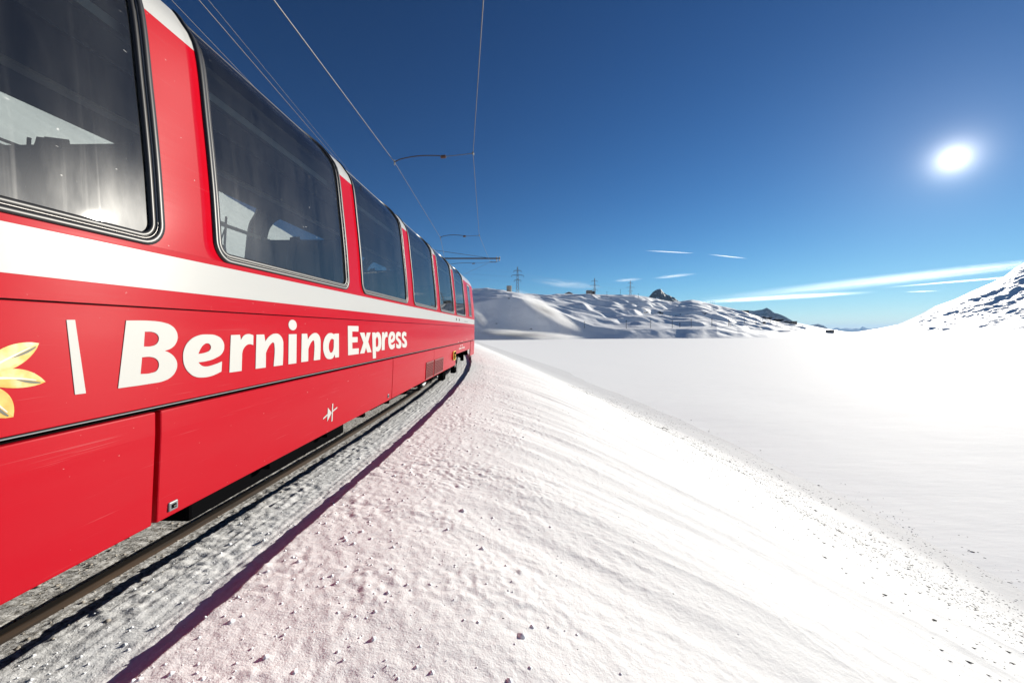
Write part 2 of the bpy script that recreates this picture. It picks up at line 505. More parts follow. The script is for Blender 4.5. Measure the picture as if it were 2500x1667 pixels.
def far_shore():
    U = [300, 900, 1155, 1190, 1230, 1270, 1320, 1380, 1440, 1500, 1550, 1590, 1640, 1690, 1720, 1760, 1790, 1820, 1860, 1900, 1950, 2000, 2040, 2075, 2120]
    V = [640, 690, 704, 703, 709, 717, 720, 718, 718, 720, 720, 727, 737, 733, 738, 747, 755, 763, 775, 781, 789, 800, 806, 812, 816]
    BU = [300, 1150, 1200, 1250, 1300, 1350, 1400, 1450, 1500, 1750, 1800, 1900, 2060, 2120]
    BV = [745, 742, 731, 724, 736, 755, 778, 796, 802, 803, 812, 818, 820, 820]
    us = np.concatenate([np.arange(300, 1100, 8.0), np.arange(1100, 2120, 1.1)])
    ps = np.concatenate([np.linspace(0, .30, 60), np.linspace(.305, 1, 130), np.linspace(1.02, 1.8, 20)])
    Ug, Pg = np.meshgrid(us, ps, indexing='ij')
    sv = np.interp(Ug, [300, 1500, 1900, 2060, 2120], [827, 827, 824.5, 821, 819.5])
    Ys = (CAM_Z - Z_LAKE)*F/(sv-808.2)
    Ys = Ys*(1 + .012*noise2(Ug*.02, Ug*0+.5, 41))
    run = np.interp(Ug, [300, 1250, 1400, 1600, 1900, 2120], [150, 150, 210, 300, 330, 200])
    Yr = Ys + run
    rv = np.interp(Ug, U, V); rz = CAM_Z + (808.2-rv)/F*Yr
    bv = np.interp(Ug, BU, BV)
    Yb = Ys + .22*run*np.interp(Ug, [1250, 1450], [1.0, .28])
    bz = CAM_Z + (808.2-bv)/F*Yb
    fb = (Yb-Ys)/run
    q = np.clip(Pg/fb, 0, 1); up = np.clip((Pg-fb)/(1-fb), 0, 1)
    Xq = (Ug-1250)/F*(Ys+Pg*run); Dq = Ys+Pg*run
    nl = 4.5
    wv = up*nl + 1.0*noise2(Xq*.011, Dq*.016, 51) + .45*noise2(Xq*.03, Dq*.05, 52) + .3*np.sin(Xq*.013)
    fr = wv-np.floor(wv)
    st_ = (np.floor(wv) + sstep(.45, .98, fr))/nl
    sm_ = 1-(1-up)**1.25
    terr = np.clip(sm_ + .95*(st_-wv/nl)*np.sin(np.pi*np.clip(up, 0, 1))**.6, 0, 1.05)
    z = np.where(Pg < fb, (Z_LAKE-.3) + (bz-Z_LAKE+.3)*(q**1.05), bz + (rz-bz)*terr)
    D = Ys + Pg*run
    X = (Ug-1250)/F*D
    mid = np.sin(np.pi*np.clip(up, 0, 1))**.8*(Pg >= fb)
    n = fbm(X*.018, D*.030, 4, 42)
    drift = fbm(X*.010+D*.02, D*.055, 3, 47)
    z = z + mid*(2.6*n + 3.0*drift)*np.clip((rz-bz)/28, .15, 1) + .55*np.maximum(fbm(X*.06, D*.09, 4, 44), -.3)*np.clip(Pg*3, 0, 1)
    z = z + np.clip(q, 0, 1)*(Pg < fb)*1.6*fbm(X*.04, D*.07, 3, 45)*np.sin(np.pi*q)
    beyond = np.clip(Pg-1, 0, 1)
    z = z - beyond*run*.14
    return us, ps, X, D, z
us, ps, X, D, z = far_shore()
hill = mesh_np('hills', np.stack([X, D, z], -1).reshape(-1, 3), gridfaces(len(us), len(ps)), M['hillrock'])
tag(hill, kind='structure')
HX, HY, HZ = X, D, z
def hill_point(u, v):
    """terrain point of the far shore seen nearest pixel (u, v)"""
    i = int(np.argmin(abs(us-u)))
    vv = 808.2 - (HZ[i]-CAM_Z)/HY[i]*F
    m = ps <= 1.0
    j = int(np.argmin(np.where(m, abs(vv-v), 1e9)))
    return HX[i, j], HY[i, j], HZ[i, j]

def right_hill():
    U = [2080, 2150, 2190, 2240, 2280, 2330, 2380, 2420, 2450, 2475, 2500, 2600, 2800, 3200, 3800]
    V = [812, 801, 793, 771, 749, 731, 708, 691, 676, 656, 643, 600, 560, 570, 600]
    us = np.concatenate([np.arange(2080, 2560, 1.2), np.arange(2560, 3800, 10)])
    ps = np.concatenate([np.linspace(0, 1, 220), np.linspace(1.01, 1.6, 16)])
    Ug, Pg = np.meshgrid(us, ps, indexing='ij')
    Ys = np.interp(Ug, [2080, 2200, 2500, 3800], [560, 620, 560, 300])
    run = np.interp(Ug, [2080, 2200, 2500, 3800], [160, 480, 820, 420])
    Yr = Ys+run
    rv = np.interp(Ug, U, V); rz = CAM_Z+(808.2-rv)/F*Yr
    p = np.clip(Pg, 0, 1)
    z = Z_LAKE-.3 + (rz-Z_LAKE+.3)*(.25*p + .75*p**1.7)
    D = Ys+Pg*run; X = (Ug-1250)/F*D
    amp = np.sin(np.pi*p)**.7*np.clip((rz+4)/60, .05, 1.2)
    ca, sa = math.cos(.45), math.sin(.45)
    A = X*ca+D*sa; Bq = -X*sa+D*ca
    z = z + amp*(5*fbm(A*.006, Bq*.022, 5, 61) + 4*np.abs(fbm(A*.010, Bq*.03, 4, 62)))
    z = z + .6*fbm(X*.03, D*.03, 4, 63)*np.clip(p*4, 0, 1)*np.clip((rz+4)/40, .1, 1)
    z = z - np.clip(Pg-1, 0, 1)*run*.5
    o = mesh_np('right_hill', np.stack([X, D, z], -1).reshape(-1, 3), gridfaces(len(us), len(ps)), M['hillrock'])
    return tag(o, kind='structure')
right_hill()

def ridge(name, U, V, Y, depth, rough, m, seed, step=.8, fall=.9):
    us = np.arange(U[0], U[-1], step)
    ps = np.linspace(-1, 1, 90)
    Ug, Pg = np.meshgrid(us, ps, indexing='ij')
    rv = np.interp(Ug, U, V)
    Yd = Y + Pg*depth
    X = (Ug-1250)/F*Yd
    rz = CAM_Z+(808.2-rv)/F*Y
    base = Z_LAKE - 30
    k = 1-np.abs(Pg)**fall
    z = base + (rz-base)*k
    H = (rz-base)
    s = 1.0/(depth*.35)
    z = z + rough*H*(fbm(X*s, Yd*s, 6, seed)*.5 - np.abs(fbm(X*s*2, Yd*s*2, 5, seed+9))*.35)*(.25+.75*np.abs(Pg)**.5)
    o = mesh_np(name, np.stack([X, Yd, z], -1).reshape(-1, 3), gridfaces(len(us), len(ps)), m, False)
    return tag(o, kind='structure')
ridge('rocky_peak', [1560, 1578, 1590, 1598, 1606, 1613, 1625, 1645, 1665, 1700], [745, 722, 716, 707, 702.5, 704, 716, 730, 740, 765], 2600, 420, .35, M['peak'], 71)
ridge('shadowed_ridge', [1800, 1830, 1850, 1865, 1872, 1880, 1890, 1905, 1920, 1935, 1955], [775, 757, 756, 753, 750, 754, 762, 767, 774, 783, 800], 5200, 1100, .25, M['farrange'], 72)
ridge('blue_mound', [1930, 1955, 1975, 1997, 2010, 2025, 2045], [800, 793, 794, 790, 794, 804, 812], 9000, 1800, .12, M['farrange'], 73)
ridge('distant_range', [1990, 2025, 2032, 2044, 2052, 2065, 2080, 2090, 2098, 2106, 2118, 2130, 2145, 2200], [806, 804, 803, 799, 803, 800.5, 803, 801, 803, 797, 802, 802, 799.5, 804], 24000, 4000, .10, M['farrange'], 74)

# ------------------------------------------------------------------ railway track
track = empty('railway_track', (float(track_x(8.0)), 8.0, 0))
tag(track, 'metre gauge railway track half buried in dirty snow under the red coach', 'railway track')
def rail(t0, name='rail'):
    m = MB()
    prof = [(-.05, -.14), (.05, -.14), (.05, -.125), (.009, -.11), (.009, -.035), (.030, -.028), (.030, -.003), (.024, .0), (-.024, .0), (-.030, -.003), (-.030, -.028), (-.009, -.035), (-.009, -.11), (-.05, -.125)]
    yy = np.concatenate([np.arange(-30, 0, 2.0), np.arange(0, 30, .5), np.arange(30, 120, 4)])
    rows = []
    for y in yy:
        rows.append([tuple(float(c) for c in track_pt(y, t0+a, b)) for a, b in prof+[prof[0]]])
    m.grid(rows)
    o = m.build(name, M['railside'], None)
    return o
rs = mat('rail steel', (.075, .05, .035), .55, .5)
n1 = noise(rs, coords(rs, (20, 1.5, 20)), 1.0, 4)
g_ = N(rs, 'ShaderNodeNewGeometry'); sp_ = N(rs, 'ShaderNodeSeparateXYZ'); L(rs, g_.outputs['Normal'], sp_.inputs[0])
L(rs, mixc(rs, maprange(rs, sp_.outputs[2], .9, .97, 0, 1), ramp(rs, n1, [(.3, (.012, .009, .007)), (.7, (.06, .035, .02))]), (.035, .030, .026)), P(rs).inputs['Base Color'])
M['railside'] = rs
for t0 in (-.5, .5):
    r_ = rail(t0)
    r_.parent = track; r_.matrix_parent_inverse = Matrix.Translation(-track.location)
slp = MB(); slp.box(-1.0, 1.0, -.12, .12, -.34, -.175)
sleeper_me = None
for k in range(34):
    y = -4 + k*.72
    if sleeper_me is None:
        o = slp.build('sleeper', M['timber'], track); sleeper_me = o.data
    else:
        o = bpy.data.objects.new('sleeper', sleeper_me); COL.objects.link(o); o.parent = track
    o.location = (float(track_x(y))-track.location.x, y-track.location.y, GRADE*y)
    o.rotation_euler = (0, 0, -math.atan(float(track_dir(y))))

# ------------------------------------------------------------------ the coach
HALF = 1.325
S0, S1 = -8.7, 8.7
coach = empty('panorama_coach', (-2.9672, 6.4332, GRADE*6.4), (GRADE, 0, -math.atan(.02503)))
tag(coach, 'red and white panorama railway coach with white lettering and tall curved windows', 'railway coach')

PK = [(0, 1.908), (-.018, 2.2), (-.032, 2.38), (-.064, 2.70), (-.116, 3.13), (-.20, 3.30), (-.30, 3.415), (-.42, 3.49), (-.60, 3.56), (-.90, 3.62), (-1.325, 3.65)]
def catmull(pts, n=24):
    o = []
    for i in range(len(pts)-1):
        p0 = pts[max(i-1, 0)]; p1 = pts[i]; p2 = pts[i+1]; p3 = pts[min(i+2, len(pts)-1)]
        for k in range(n):
            t = k/n
            o.append(tuple(.5*((2*p1[a]) + (-p0[a]+p2[a])*t + (2*p0[a]-5*p1[a]+4*p2[a]-p3[a])*t*t + (-p0[a]+3*p1[a]-3*p2[a]+p3[a])*t**3) for a in (0, 1)))
    o.append(pts[-1]); return np.array(o)
PP = catmull(PK)
PQ = np.concatenate([[0], np.cumsum(np.hypot(*np.diff(PP, axis=0).T))])
QTOT = PQ[-1]
def q_at_l(l): return float(np.interp(-l, -PP[:, 0], PQ))
def q_at_z(zv): return float(np.interp(zv, PP[:, 1], PQ))
def surf(s, q, off=0.0, sg=1):
    l = np.interp(q, PQ, PP[:, 0]); zz = np.interp(q, PQ, PP[:, 1])
    e = .01
    dl = np.interp(min(q+e, QTOT), PQ, PP[:, 0]) - np.interp(max(q-e, 0), PQ, PP[:, 0])
    dz = np.interp(min(q+e, QTOT), PQ, PP[:, 1]) - np.interp(max(q-e, 0), PQ, PP[:, 1])
    k = math.hypot(dl, dz); nx, nz = dz/k, -dl/k
    return (sg*(HALF + l + nx*off), s, zz + nz*off)
QT = q_at_l(-.41); QRW = q_at_z(3.13)
WW, RB, RT = 1.81, .12, .30
WC = [1.104 + 2.15*i - 6.4 for i in range(6)]
def halfw(q, inset=0.0):
    """half width of a window opening at arc height q"""
    h = WW/2 - inset; rb = max(RB-inset, .02); rt = max(RT-inset, .02)
    q0 = inset; q1 = QT-inset
    if q < q0+rb:
        d = rb-(q-q0); return h-rb+math.sqrt(max(rb*rb-d*d, 0))
    if q > q1-rt:
        d = rt-(q1-q); return h-rt+math.sqrt(max(rt*rt-d*d, 0))
    return h
def qrows(a, b, inset=0.0):
    q0 = inset; q1 = QT-inset
    rb = max(RB-inset, .02); rt = max(RT-inset, .02)
    base = [q0 + rb*(1-math.cos(math.pi/2*k/8)) for k in range(9)] + list(np.linspace(q0+rb, q1-rt, 22))[1:] + [q1-rt+rt*math.sin(math.pi/2*k/10) for k in range(1, 11)]
    return sorted(set([round(x, 5) for x in base if a < x < b] + [a, b]))
def strip(rows, left, right, sg, th=.05, cols=4):
    """closed shell between two edge functions of q"""
    m = MB(); P_ = []
    for q in rows:
        a, b = left(q), right(q)
        ring = [surf(a+(b-a)*k/cols, q, 0, sg) for k in range(cols+1)] + [surf(b, q, -th, sg), surf(a, q, -th, sg), surf(a, q, 0, sg)]
        P_.append(ring)
    m.grid(P_)
    return m
def outline(inset, off, sg, sc):
    pts = []
    rows = qrows(inset, QT-inset, inset)
    for q in rows: pts.append(surf(sc+halfw(q, inset), q, off, sg))
    for q in rows[::-1]: pts.append(surf(sc-halfw(q, inset), q, off, sg))
    return pts
def ring_mesh(i0, i1, o0, o1, sg, sc):
    """frame profile running round the window between insets i0 and i1, from depth o0 out to o1"""
    A = outline(i0, o0, sg, sc); B_ = outline(i0, o1*.9, sg, sc); Bm = outline((i0+i1)/2, o1, sg, sc); C_ = outline(i1, o1*.9, sg, sc); D_ = outline(i1, o0, sg, sc)
    n = min(map(len, (A, B_, Bm, C_, D_)))
    m = MB()
    def res(Pn):
        if len(Pn) == n: return Pn
        idx = np.linspace(0, len(Pn)-1, n)
        arr = np.array(Pn); return [tuple(np.array([np.interp(i, range(len(Pn)), arr[:, c]) for c in range(3)])) for i in idx]
    rows = [res(x) + [res(x)[0]] for x in (A, B_, Bm, C_, D_)]
    m.grid(rows)
    return m

def sidebox(sg, x0, x1, s0, s1, z0, z1):
    m = MB(); a, b = sg*x0, sg*x1
    m.box(min(a, b), max(a, b), s0, s1, z0, z1); return m

win_meshes = {}
for sg in (1, -1):
    # lower body
    sidebox(sg, 1.275, 1.325, S0, S1, 1.125, 1.604).build('side_panel', M['red'], coach, bevel=.004)
    sidebox(sg, 1.275, 1.325, S0, S1, 1.611, 1.6988).build('upper_panel', M['red'], coach)
    sidebox(sg, 1.275, 1.3253, S0, S1, 1.6992, 1.8768).build('belt_stripe', M['white'], coach)
    sidebox(sg, 1.275, 1.325, S0, S1, 1.8772, 1.9075).build('sill_strip', M['red'], coach)
    sidebox(sg, 1.255, 1.270, S0+.05, S1-.05, 1.05, 1.90).build('inner_wall', M['liner'], coach)
    sidebox(sg, 1.275, 1.328, S0, S1, 1.1165, 1.1205).build('drip_rail', M['steelgrey'], coach)
    sidebox(sg, 1.273, 1.288, S0+.02, S1-.02, 1.02, 1.111).build('joint_backing', M['gap'], coach)
    # skirt panels
    gaps = [(-8.68, -6.53, .83), (-6.51, -4.437, .534), (-4.412, -.832, .534), (-.82, 1.775, .534), (1.785, 4.49, .534), (4.50, 7.50, .83), (7.60, 8.68, .58)]
    for a, b, zb in gaps:
        m = MB(); x = sg*1.0
        poly = [(1.325*x, 1.096), (1.325*x, .985), ((1.325-.022*(.985-zb)/.451)*x, zb), (1.27*x, zb), (1.29*x, 1.096)]
        m.prism(poly if sg > 0 else poly[::-1], a, b)
        m.build('skirt_panel', M['red'], coach, bevel=.007)
    # pillars and the end walls of the window band
    edges = [S0] + [None]*5 + [S1]
    for i in range(7):
        lf = (lambda q, c=WC[i-1]: c+halfw(q)) if i > 0 else (lambda q: S0)
        rf = (lambda q, c=WC[i]: c-halfw(q)) if i < 6 else (lambda q: S1)
        strip(qrows(0, QRW), lf, rf, sg).build('pillar', M['red'], coach, True)
        strip(qrows(QRW+.0004, QT), lf, rf, sg).build('pillar_head', M['white'], coach, True)
        if 0 < i < 6:
            lf2 = lambda q, c=WC[i-1]: c+halfw(q)-.012
            rf2 = lambda q, c=WC[i]: c-halfw(q)+.012
            m = MB(); m.grid([[surf(lf2(q)+(rf2(q)-lf2(q))*k/2, q, -.056, sg) for k in range(3)] for q in qrows(0.01, QT)])
            m.build('pillar_lining', M['liner'], coach, True)
    # windows
    for i, c in enumerate(WC):
        if sg not in win_meshes:
            we = empty('window', (0, 0, 0), parent=coach)
            g = MB(); g.grid([[surf(-halfw(q, .03)+2*halfw(q, .03)*k/6, q, -.012, sg) for k in range(7)] for q in qrows(.03, QT-.03, .03)])
            parts = [g.build('pane', M['glass'], we, True),
                     ring_mesh(-.006, .026, -.03, .011, sg, 0).build('rubber_seal', M['black'], we, True),
                     ring_mesh(.0265, .0315, -.03, .006, sg, 0).build('metal_trim', M['chrome'], we, True),
                     ring_mesh(.032, .058, -.03, .001, sg, 0).build('inner_seal', M['black'], we, True)]
            win_meshes[sg] = [(p.name.split('.')[0], p.data) for p in parts]
        else:
            we = empty('window', parent=coach)
            for nm, me in win_meshes[sg]:
                o = bpy.data.objects.new(nm, me); COL.objects.link(o); o.parent = we
        we.location = (0, c, 0)
    # cream strip at the edge of the ceiling
    m = MB(); qa = q_at_z(2.98)
    m.grid([[surf(s, qa+dq, -.10, sg) for s in (S0+1.2, S1-1.2)] for dq in (0, .02, .04, .055)])
    m.build('ceiling_edge', M['trim'], coach)
    # door window of the end vestibules
    for sc in (7.55, -7.55):
        dw = empty('door_window', (0, 0, 0), parent=coach)
        m = MB(); m.grid([[surf(sc+ds, q, .004, sg) for ds in (-.30, 0, .30)] for q in np.linspace(q_at_z(1.99), q_at_z(3.02), 8)])
        m.build('door_pane', M['darkglass'], dw, True)
        m = MB()
        q0, q1 = q_at_z(1.95), q_at_z(3.06)
        for (a, b, c_, d_) in ((-.36, -.30, q0, q1), (.30, .36, q0, q1), (-.30, .30, q0, q0+.05), (-.30, .30, q1-.05, q1)):
            P_ = [[surf(sc+a+(b-a)*k, q, o_, sg) for k in (0, 1)] for q, o_ in [(c_, 0.0)]+[(q, .012) for q in np.linspace(c_, d_, 6)]+[(d_, 0.0)]]
            m.grid(P_)
        m.build('door_window_frame', M['black'], dw)
        for ds in (-.55, .55):
            m = MB(); m.grid([[surf(sc+ds+a, q, .0015, sg) for a in (-.005, .005)] for q in np.linspace(0.005, q_at_z(3.1), 12)])
            m.build('door_joint', M['gap'], coach)

# roof, ceiling, floor, end walls
m = MB()
rowsq = list(np.linspace(QT+.0004, QTOT, 26))
m.grid([[surf(s, q, 0, 1) for s in np.linspace(S0, S1, 5)] for q in rowsq] + [[surf(s, q, 0, -1) for s in np.linspace(S0, S1, 5)] for q in rowsq[::-1][1:]])
m.build('roof', M['roof'], coach, True)
m = MB()
ql = list(np.linspace(q_at_l(-.34), QTOT, 18))
m.grid([[surf(s, q, -.12, 1) for s in (S0+.1, S1-.1)] for q in ql] + [[surf(s, q, -.12, -1) for s in (S0+.1, S1-.1)] for q in ql[::-1]])
m.build('ceiling', M['ceiling'], coach, True)
for x in (-.55, .55):
    MB().box(x-.05, x+.05, S0+1.3, S1-1.3, 3.40, 3.425).build('ceiling_lamp_strip', M['trim'], coach)
for k in range(24):
    pass
MB().box(-1.25, 1.25, S0+.02, S1-.02, .98, 1.05).build('floor_pan', M['floor'], coach)
endpoly = [(HALF-.004+l, zz-.004) for l, zz in PP[::6]]
endpoly = [(HALF-.004, 1.13)] + endpoly + [(-x, zz) for x, zz in endpoly[::-1]] + [(-HALF+.004, 1.13)]
for a, b in ((S1-.03, S1+.02), (S0-.02, S0+.03)):
    m = MB(); m.prism(endpoly, a, b); m.build('end_wall', M['red'], coach)
for a, b in ((S1-2.15, S1-2.11), (S0+2.11, S0+2.15)):
    m = MB(); m.prism([(x*.94, zz*.985) for x, zz in endpoly], a, b); m.build('partition', M['liner'], coach)
# gangway bellows
for sg in (1, -1):
    m = MB()
    rows = []
    for k in range(9):
        e = .06 if k % 2 else 0
        s = sg*(8.72 + .06*k)
        rows.append([(-.72-e, s, 1.0-e), (.72+e, s, 1.0-e), (.72+e, s, 3.0+e), (.5, s, 3.15+e), (-.5, s, 3.15+e), (-.72-e, s, 3.0+e), (-.72-e, s, 1.0-e)])
    m.grid(rows); m.build('gangway_bellows', M['black'], coach)
# seats
seat_proto = None
def seat_mesh():
    base = MB(); base.box(-.48, .48, -.24, .24, 0.34, .46)
    base.box(-.40, .40, -.10, .10, 0, .34)
    back = MB()
    prof = [(.20, .40), (.27, .75), (.31, 1.05), (.33, 1.25), (.36, 1.38), (.42, 1.40), (.45, 1.25), (.42, .75), (.34, .38)]
    for x0, x1 in ((-.47, -.02), (.02, .47)):
        n = len(prof)
        vs = [(x, y, zv) for x in (x0, x1) for y, zv in prof]
        back.add(vs, [(k, (k+1) % n, n+(k+1) % n, n+k) for k in range(n)] + [tuple(range(n)), tuple(range(n, 2*n))[::-1]])
    arm = MB()
    for x in (-.50, .50):
        arm.box(x-.03, x+.03, -.22, .30, .60, .65)
    return base, back, arm
sm = seat_mesh()
smeshes = None
for c in WC:
    for sx in (-.75, .75):
        for ds, flip in ((-.52, math.pi), (.52, 0)):
            se = empty('seat', (sx, c+ds, 1.05), (0, 0, flip), coach)
            if smeshes is None:
                os_ = [sm[0].build('cushion', M['seat'], se, bevel=.03), sm[1].build('backrest', M['seat'], se, bevel=.03), sm[2].build('armrest', M['black'], se)]
                smeshes = os_
            else:
                for p in smeshes:
                    o = p.copy(); COL.objects.link(o); o.parent = se
# tables at the windows
for c in WC:
    for sg in (1, -1):
        m = MB(); m.box(min(sg*.75, sg*1.24), max(sg*.75, sg*1.24), c-.20, c+.20, 1.74, 1.77); m.build('table', M['trim'], coach, bevel=.01)
# curved dark arches between bays (grab frames seen through the glass)
for i in range(5):
    s = (WC[i]+WC[i+1])/2
    for sg in (1, -1):
        m = MB(); m.path([surf(s, q, -.085, sg) for q in np.linspace(.05, QT, 14)], .035, 8); m.build('interior_arch', M['liner'], coach, True)

# underframe equipment and bogies
for a, b, zb in ((-4.05, -2.0, .36), (-1.2, .5, .44), (1.0, 3.0, .42)):
    for sg in (1, -1):
        x0, x1 = sorted((sg*.62, sg*1.16))
        MB().box(x0, x1, a, b, zb, .95).build('equipment_box', M['under'], coach, bevel=.02)
MB().box(-.25, .25, S0+.2, S1-.2, .70, .97).build('centre_sill', M['under'], coach)
for sg in (1, -1):
    for s in np.linspace(-3.4, 3.6, 9):
        MB().box(min(sg*1.02, sg*1.245), max(sg*1.02, sg*1.245), s-.03, s+.03, .46, .98).build('hanger', M['under'], coach)
for sc in (4.95, -6.9):
    bo = empty('bogie', (0, sc, 0), parent=coach)
    m = MB()
    for x in (-.98, .98):
        m.prism([(x-.06, .36), (x+.06, .36), (x+.06, .62), (x-.06, .62)], -1.25, 1.25)
    m.box(-.85, .85, -.16, .16, .42, .62)
    m.build('bogie_frame', M['under'], bo, bevel=.015)
    for dy in (-.9, .9):
        for x in (-.5, .5):
            wm = MB()
            for k in range(28):
                pass
            prof = [(-.055, .375), (.055, .37), (.055, .33), (.02, .30), (.02, .12), (-.02, .12), (-.02, .30), (-.055, .40), (-.085, .40), (-.085, .375)]
            sgn = 1 if x > 0 else -1
            rows = []
            for k in range(29):
                a = 2*math.pi*k/28
                rows.append([(sgn*px_, pr*math.cos(a), pr*math.sin(a)) for px_, pr in prof+[prof[0]]])
            wm.grid(rows)
            o = wm.build('wheel', M['steelgrey'], bo, True); o.location = (x, dy, .375)
        am = MB(); am.beam((-.98, dy, .375), (.98, dy, .375), .06, 10); am.build('axle', M['under'], bo)
        for x in (-.92, .92):
            b_ = MB(); b_.box(x-.02*0-.07+.1*(1 if x > 0 else -1), x+.07+.1*(1 if x > 0 else -1), dy-.17, dy+.17, .18, .56); b_.build('axle_box', M['under'], bo, bevel=.02)
    for x in (-1.10, 1.10):
        c_ = MB(); c_.path([(x+.06*math.cos(t*2*math.pi), .06*math.sin(t*2*math.pi), .48+.04*t) for t in np.linspace(0, 7, 80)], .012, 5); c_.build('coil_spring', M['steelgrey'], bo, True)
        for dy, dz in ((.35, .30), (.75, .22), (-.5, .25)):
            h_ = MB(); h_.path([(x+.05, dy-.16+.32*t, .70-dz*2.2*t*(1-t)*1.8) for t in np.linspace(0, 1, 14)], .016, 6); h_.build('brake_hose', M['black'], bo, True)
    st = MB()
    for x in (-1.0, 1.0):
        for dy in (-.55, .55): st.beam((x, dy, .44), (x, dy+.12, .86), .025, 8)
    st.build('damper', M['under'], bo)
# cowcatcher-like step irons and end fittings
for sg in (1, -1):
    MB().box(min(sg*.95, sg*1.22), max(sg*.95, sg*1.22), 7.46, 7.58, .62, 1.08).build('step_recess', M['gap'], coach)
    st = MB(); st.path([(sg*1.24, 7.9, .60), (sg*1.24, 7.9, .42), (sg*1.24, 8.3, .42), (sg*1.24, 8.3, .60)], .014, 6); st.build('step_iron', M['under'], coach)
    for s_ in (-8.75, 8.75):
        pass
for s_ in (8.74, -8.74):
    d = 1 if s_ > 0 else -1
    cp = MB(); cp.beam((0, s_, .62), (0, s_+d*.38, .62), .09, 12); cp.beam((0, s_+d*.38, .62), (0, s_+d*.42, .62), .19, 16); cp.build('buffer', M['steelgrey'], coach)

# ---- details on the camera side
def sface(s, zv, off=.0):
    """point on the skirt/side face (right side)"""
    x = 1.325 - (.022*(.985-zv)/.451 if zv < .985 else 0)
    return (x+off, s, zv)
# ventilation louvres
for a, b in ((1.13, 1.72), (1.85, 2.72)):
    lv = empty('louvre', parent=coach)
    z0, z1 = .57, .865
    m = MB(); m.add([sface(a, z0, .002), sface(b, z0, .002), sface(b, z1, .002), sface(a, z1, .002)], [(0, 1, 2, 3)]); m.build('louvre_back', M['gap'], lv)
    for k in range(9):
        zc = z0+.02+(z1-z0-.04)*k/8
        m = MB(); m.add([sface(a+.01, zc-.012, .004), sface(b-.01, zc-.012, .004), sface(b-.01, zc+.012, .013), sface(a+.01, zc+.012, .013), sface(b-.01, zc+.014, .004), sface(a+.01, zc+.014, .004)], [(0, 1, 2, 3), (3, 2, 4, 5)])
        m.build('slat', M['louvre'], lv)
    m = MB()
    for (p, q, r, t) in ((a-.015, b+.015, z0-.015, z0+.006), (a-.015, b+.015, z1-.006, z1+.015), (a-.015, a+.008, z0+.006, z1-.006), (b-.008, b+.015, z0+.006, z1-.006)):
        pts = [sface(p, r, .012), sface(q, r, .012), sface(q, t, .012), sface(p, t, .012)]
        bk = [sface(p, r, 0), sface(q, r, 0), sface(q, t, 0), sface(p, t, 0)]
        m.add(pts+bk, [(0, 1, 2, 3), (4, 5, 1, 0), (5, 6, 2, 1), (6, 7, 3, 2), (7, 4, 0, 3)])
    m.build('louvre_frame', M['louvre'], lv)
# jumper socket at the end of the skirt
so_ = empty('socket', parent=coach)
MB().box(1.322, 1.345, 4.02, 4.36, .70, .93).build('socket_plate', M['yellow'], so_, bevel=.004)
MB().box(1.345, 1.352, 4.06, 4.35, .72, .91).build('socket_recess', M['gap'], so_)
for zc in (.76, .83):
    m = MB(); m.beam((1.352, 4.13, zc), (1.375, 4.13, zc), .03, 10); m.build('socket_cap', M['yellow'], so_)
# skirt locks
for (s, zc) in ((2.076-6.4, .585), (5.42-6.4, .60)):
    lk = empty('skirt_lock', parent=coach)
    p0 = sface(s, zc)
    MB().box(p0[0]-.004, p0[0]+.008, s-.028, s+.028, zc-.024, zc+.024).build('lock_plate', M['steelgrey'], lk, bevel=.006)
    MB().box(p0[0]+.0085, p0[0]+.012, s-.012, s+.012, zc-.010, zc+.010).build('lock_key', M['gap'], lk)
    MB().box(p0[0]+.0125, p0[0]+.015, s-.007, s+.007, zc-.004, zc+.004).build('lock_bit', M['chrome'], lk)
# small triangular symbol of the compressed air brake
y0_, z0_ = 3.75-6.4, 1.5-.79
def decal(name, polys, mt, parent=coach, off=.0035, face=sface, th=.0015):
    m = MB()
    for poly in polys:
        n = len(poly)
        a = [face(s, zv, off) for s, zv in poly]; b = [face(s, zv, off-th) for s, zv in poly]
        m.add(a+b, [tuple(range(n))] + [(k, n+k, n+(k+1) % n, (k+1) % n) for k in range(n)])
    return m.build(name, mt, parent)
decal('brake_symbol', [[(y0_-.035, z0_-.065), (y0_+.045, z0_), (y0_-.035, z0_+.065)],
                       [(y0_-.115, z0_-.028), (y0_-.036, z0_-.010), (y0_-.036, z0_+.006), (y0_-.115, z0_-.014)],
                       [(y0_+.048, z0_-.085), (y0_+.068, z0_-.083), (y0_+.068, z0_+.085), (y0_+.048, z0_+.085)],
                       [(y0_+.069, z0_+.004), (y0_+.155, z0_+.022), (y0_+.155, z0_+.036), (y0_+.069, z0_+.018)]], M['letter'])
# two direction arrows and a row of small white stencilled marks near the end door
for sc in (4.55, 5.05):
    decal('arrow_mark', [[(sc-.05, 1.74), (sc+.07, 1.785), (sc-.05, 1.83)]], M['gap'], off=.0045)
decal('stencil_row', [[(6.1+.16*k, 1.745), (6.1+.16*k+.09, 1.745), (6.1+.16*k+.09, 1.775), (6.1+.16*k, 1.775)] for k in range(5)], M['steelgrey'], off=.0045)
for k, (s, zc, w_, h_) in enumerate([(5.0, .93, .14, .05), (5.2, .93, .16, .05), (5.42, .925, .08, .05), (5.65, .93, .22, .05), (5.95, .925, .14, .05), (5.2, 1.02, .12, .03), (5.5, 1.02, .18, .03), (4.85, 1.14, .07, .025), (5.55, 1.15, .07, .025), (6.6, 1.17, .07, .03)]):
    decal('stencil_mark', [[(s, zc), (s+w_, zc), (s+w_, zc+h_), (s, zc+h_)]], M['letter'], off=.0025)

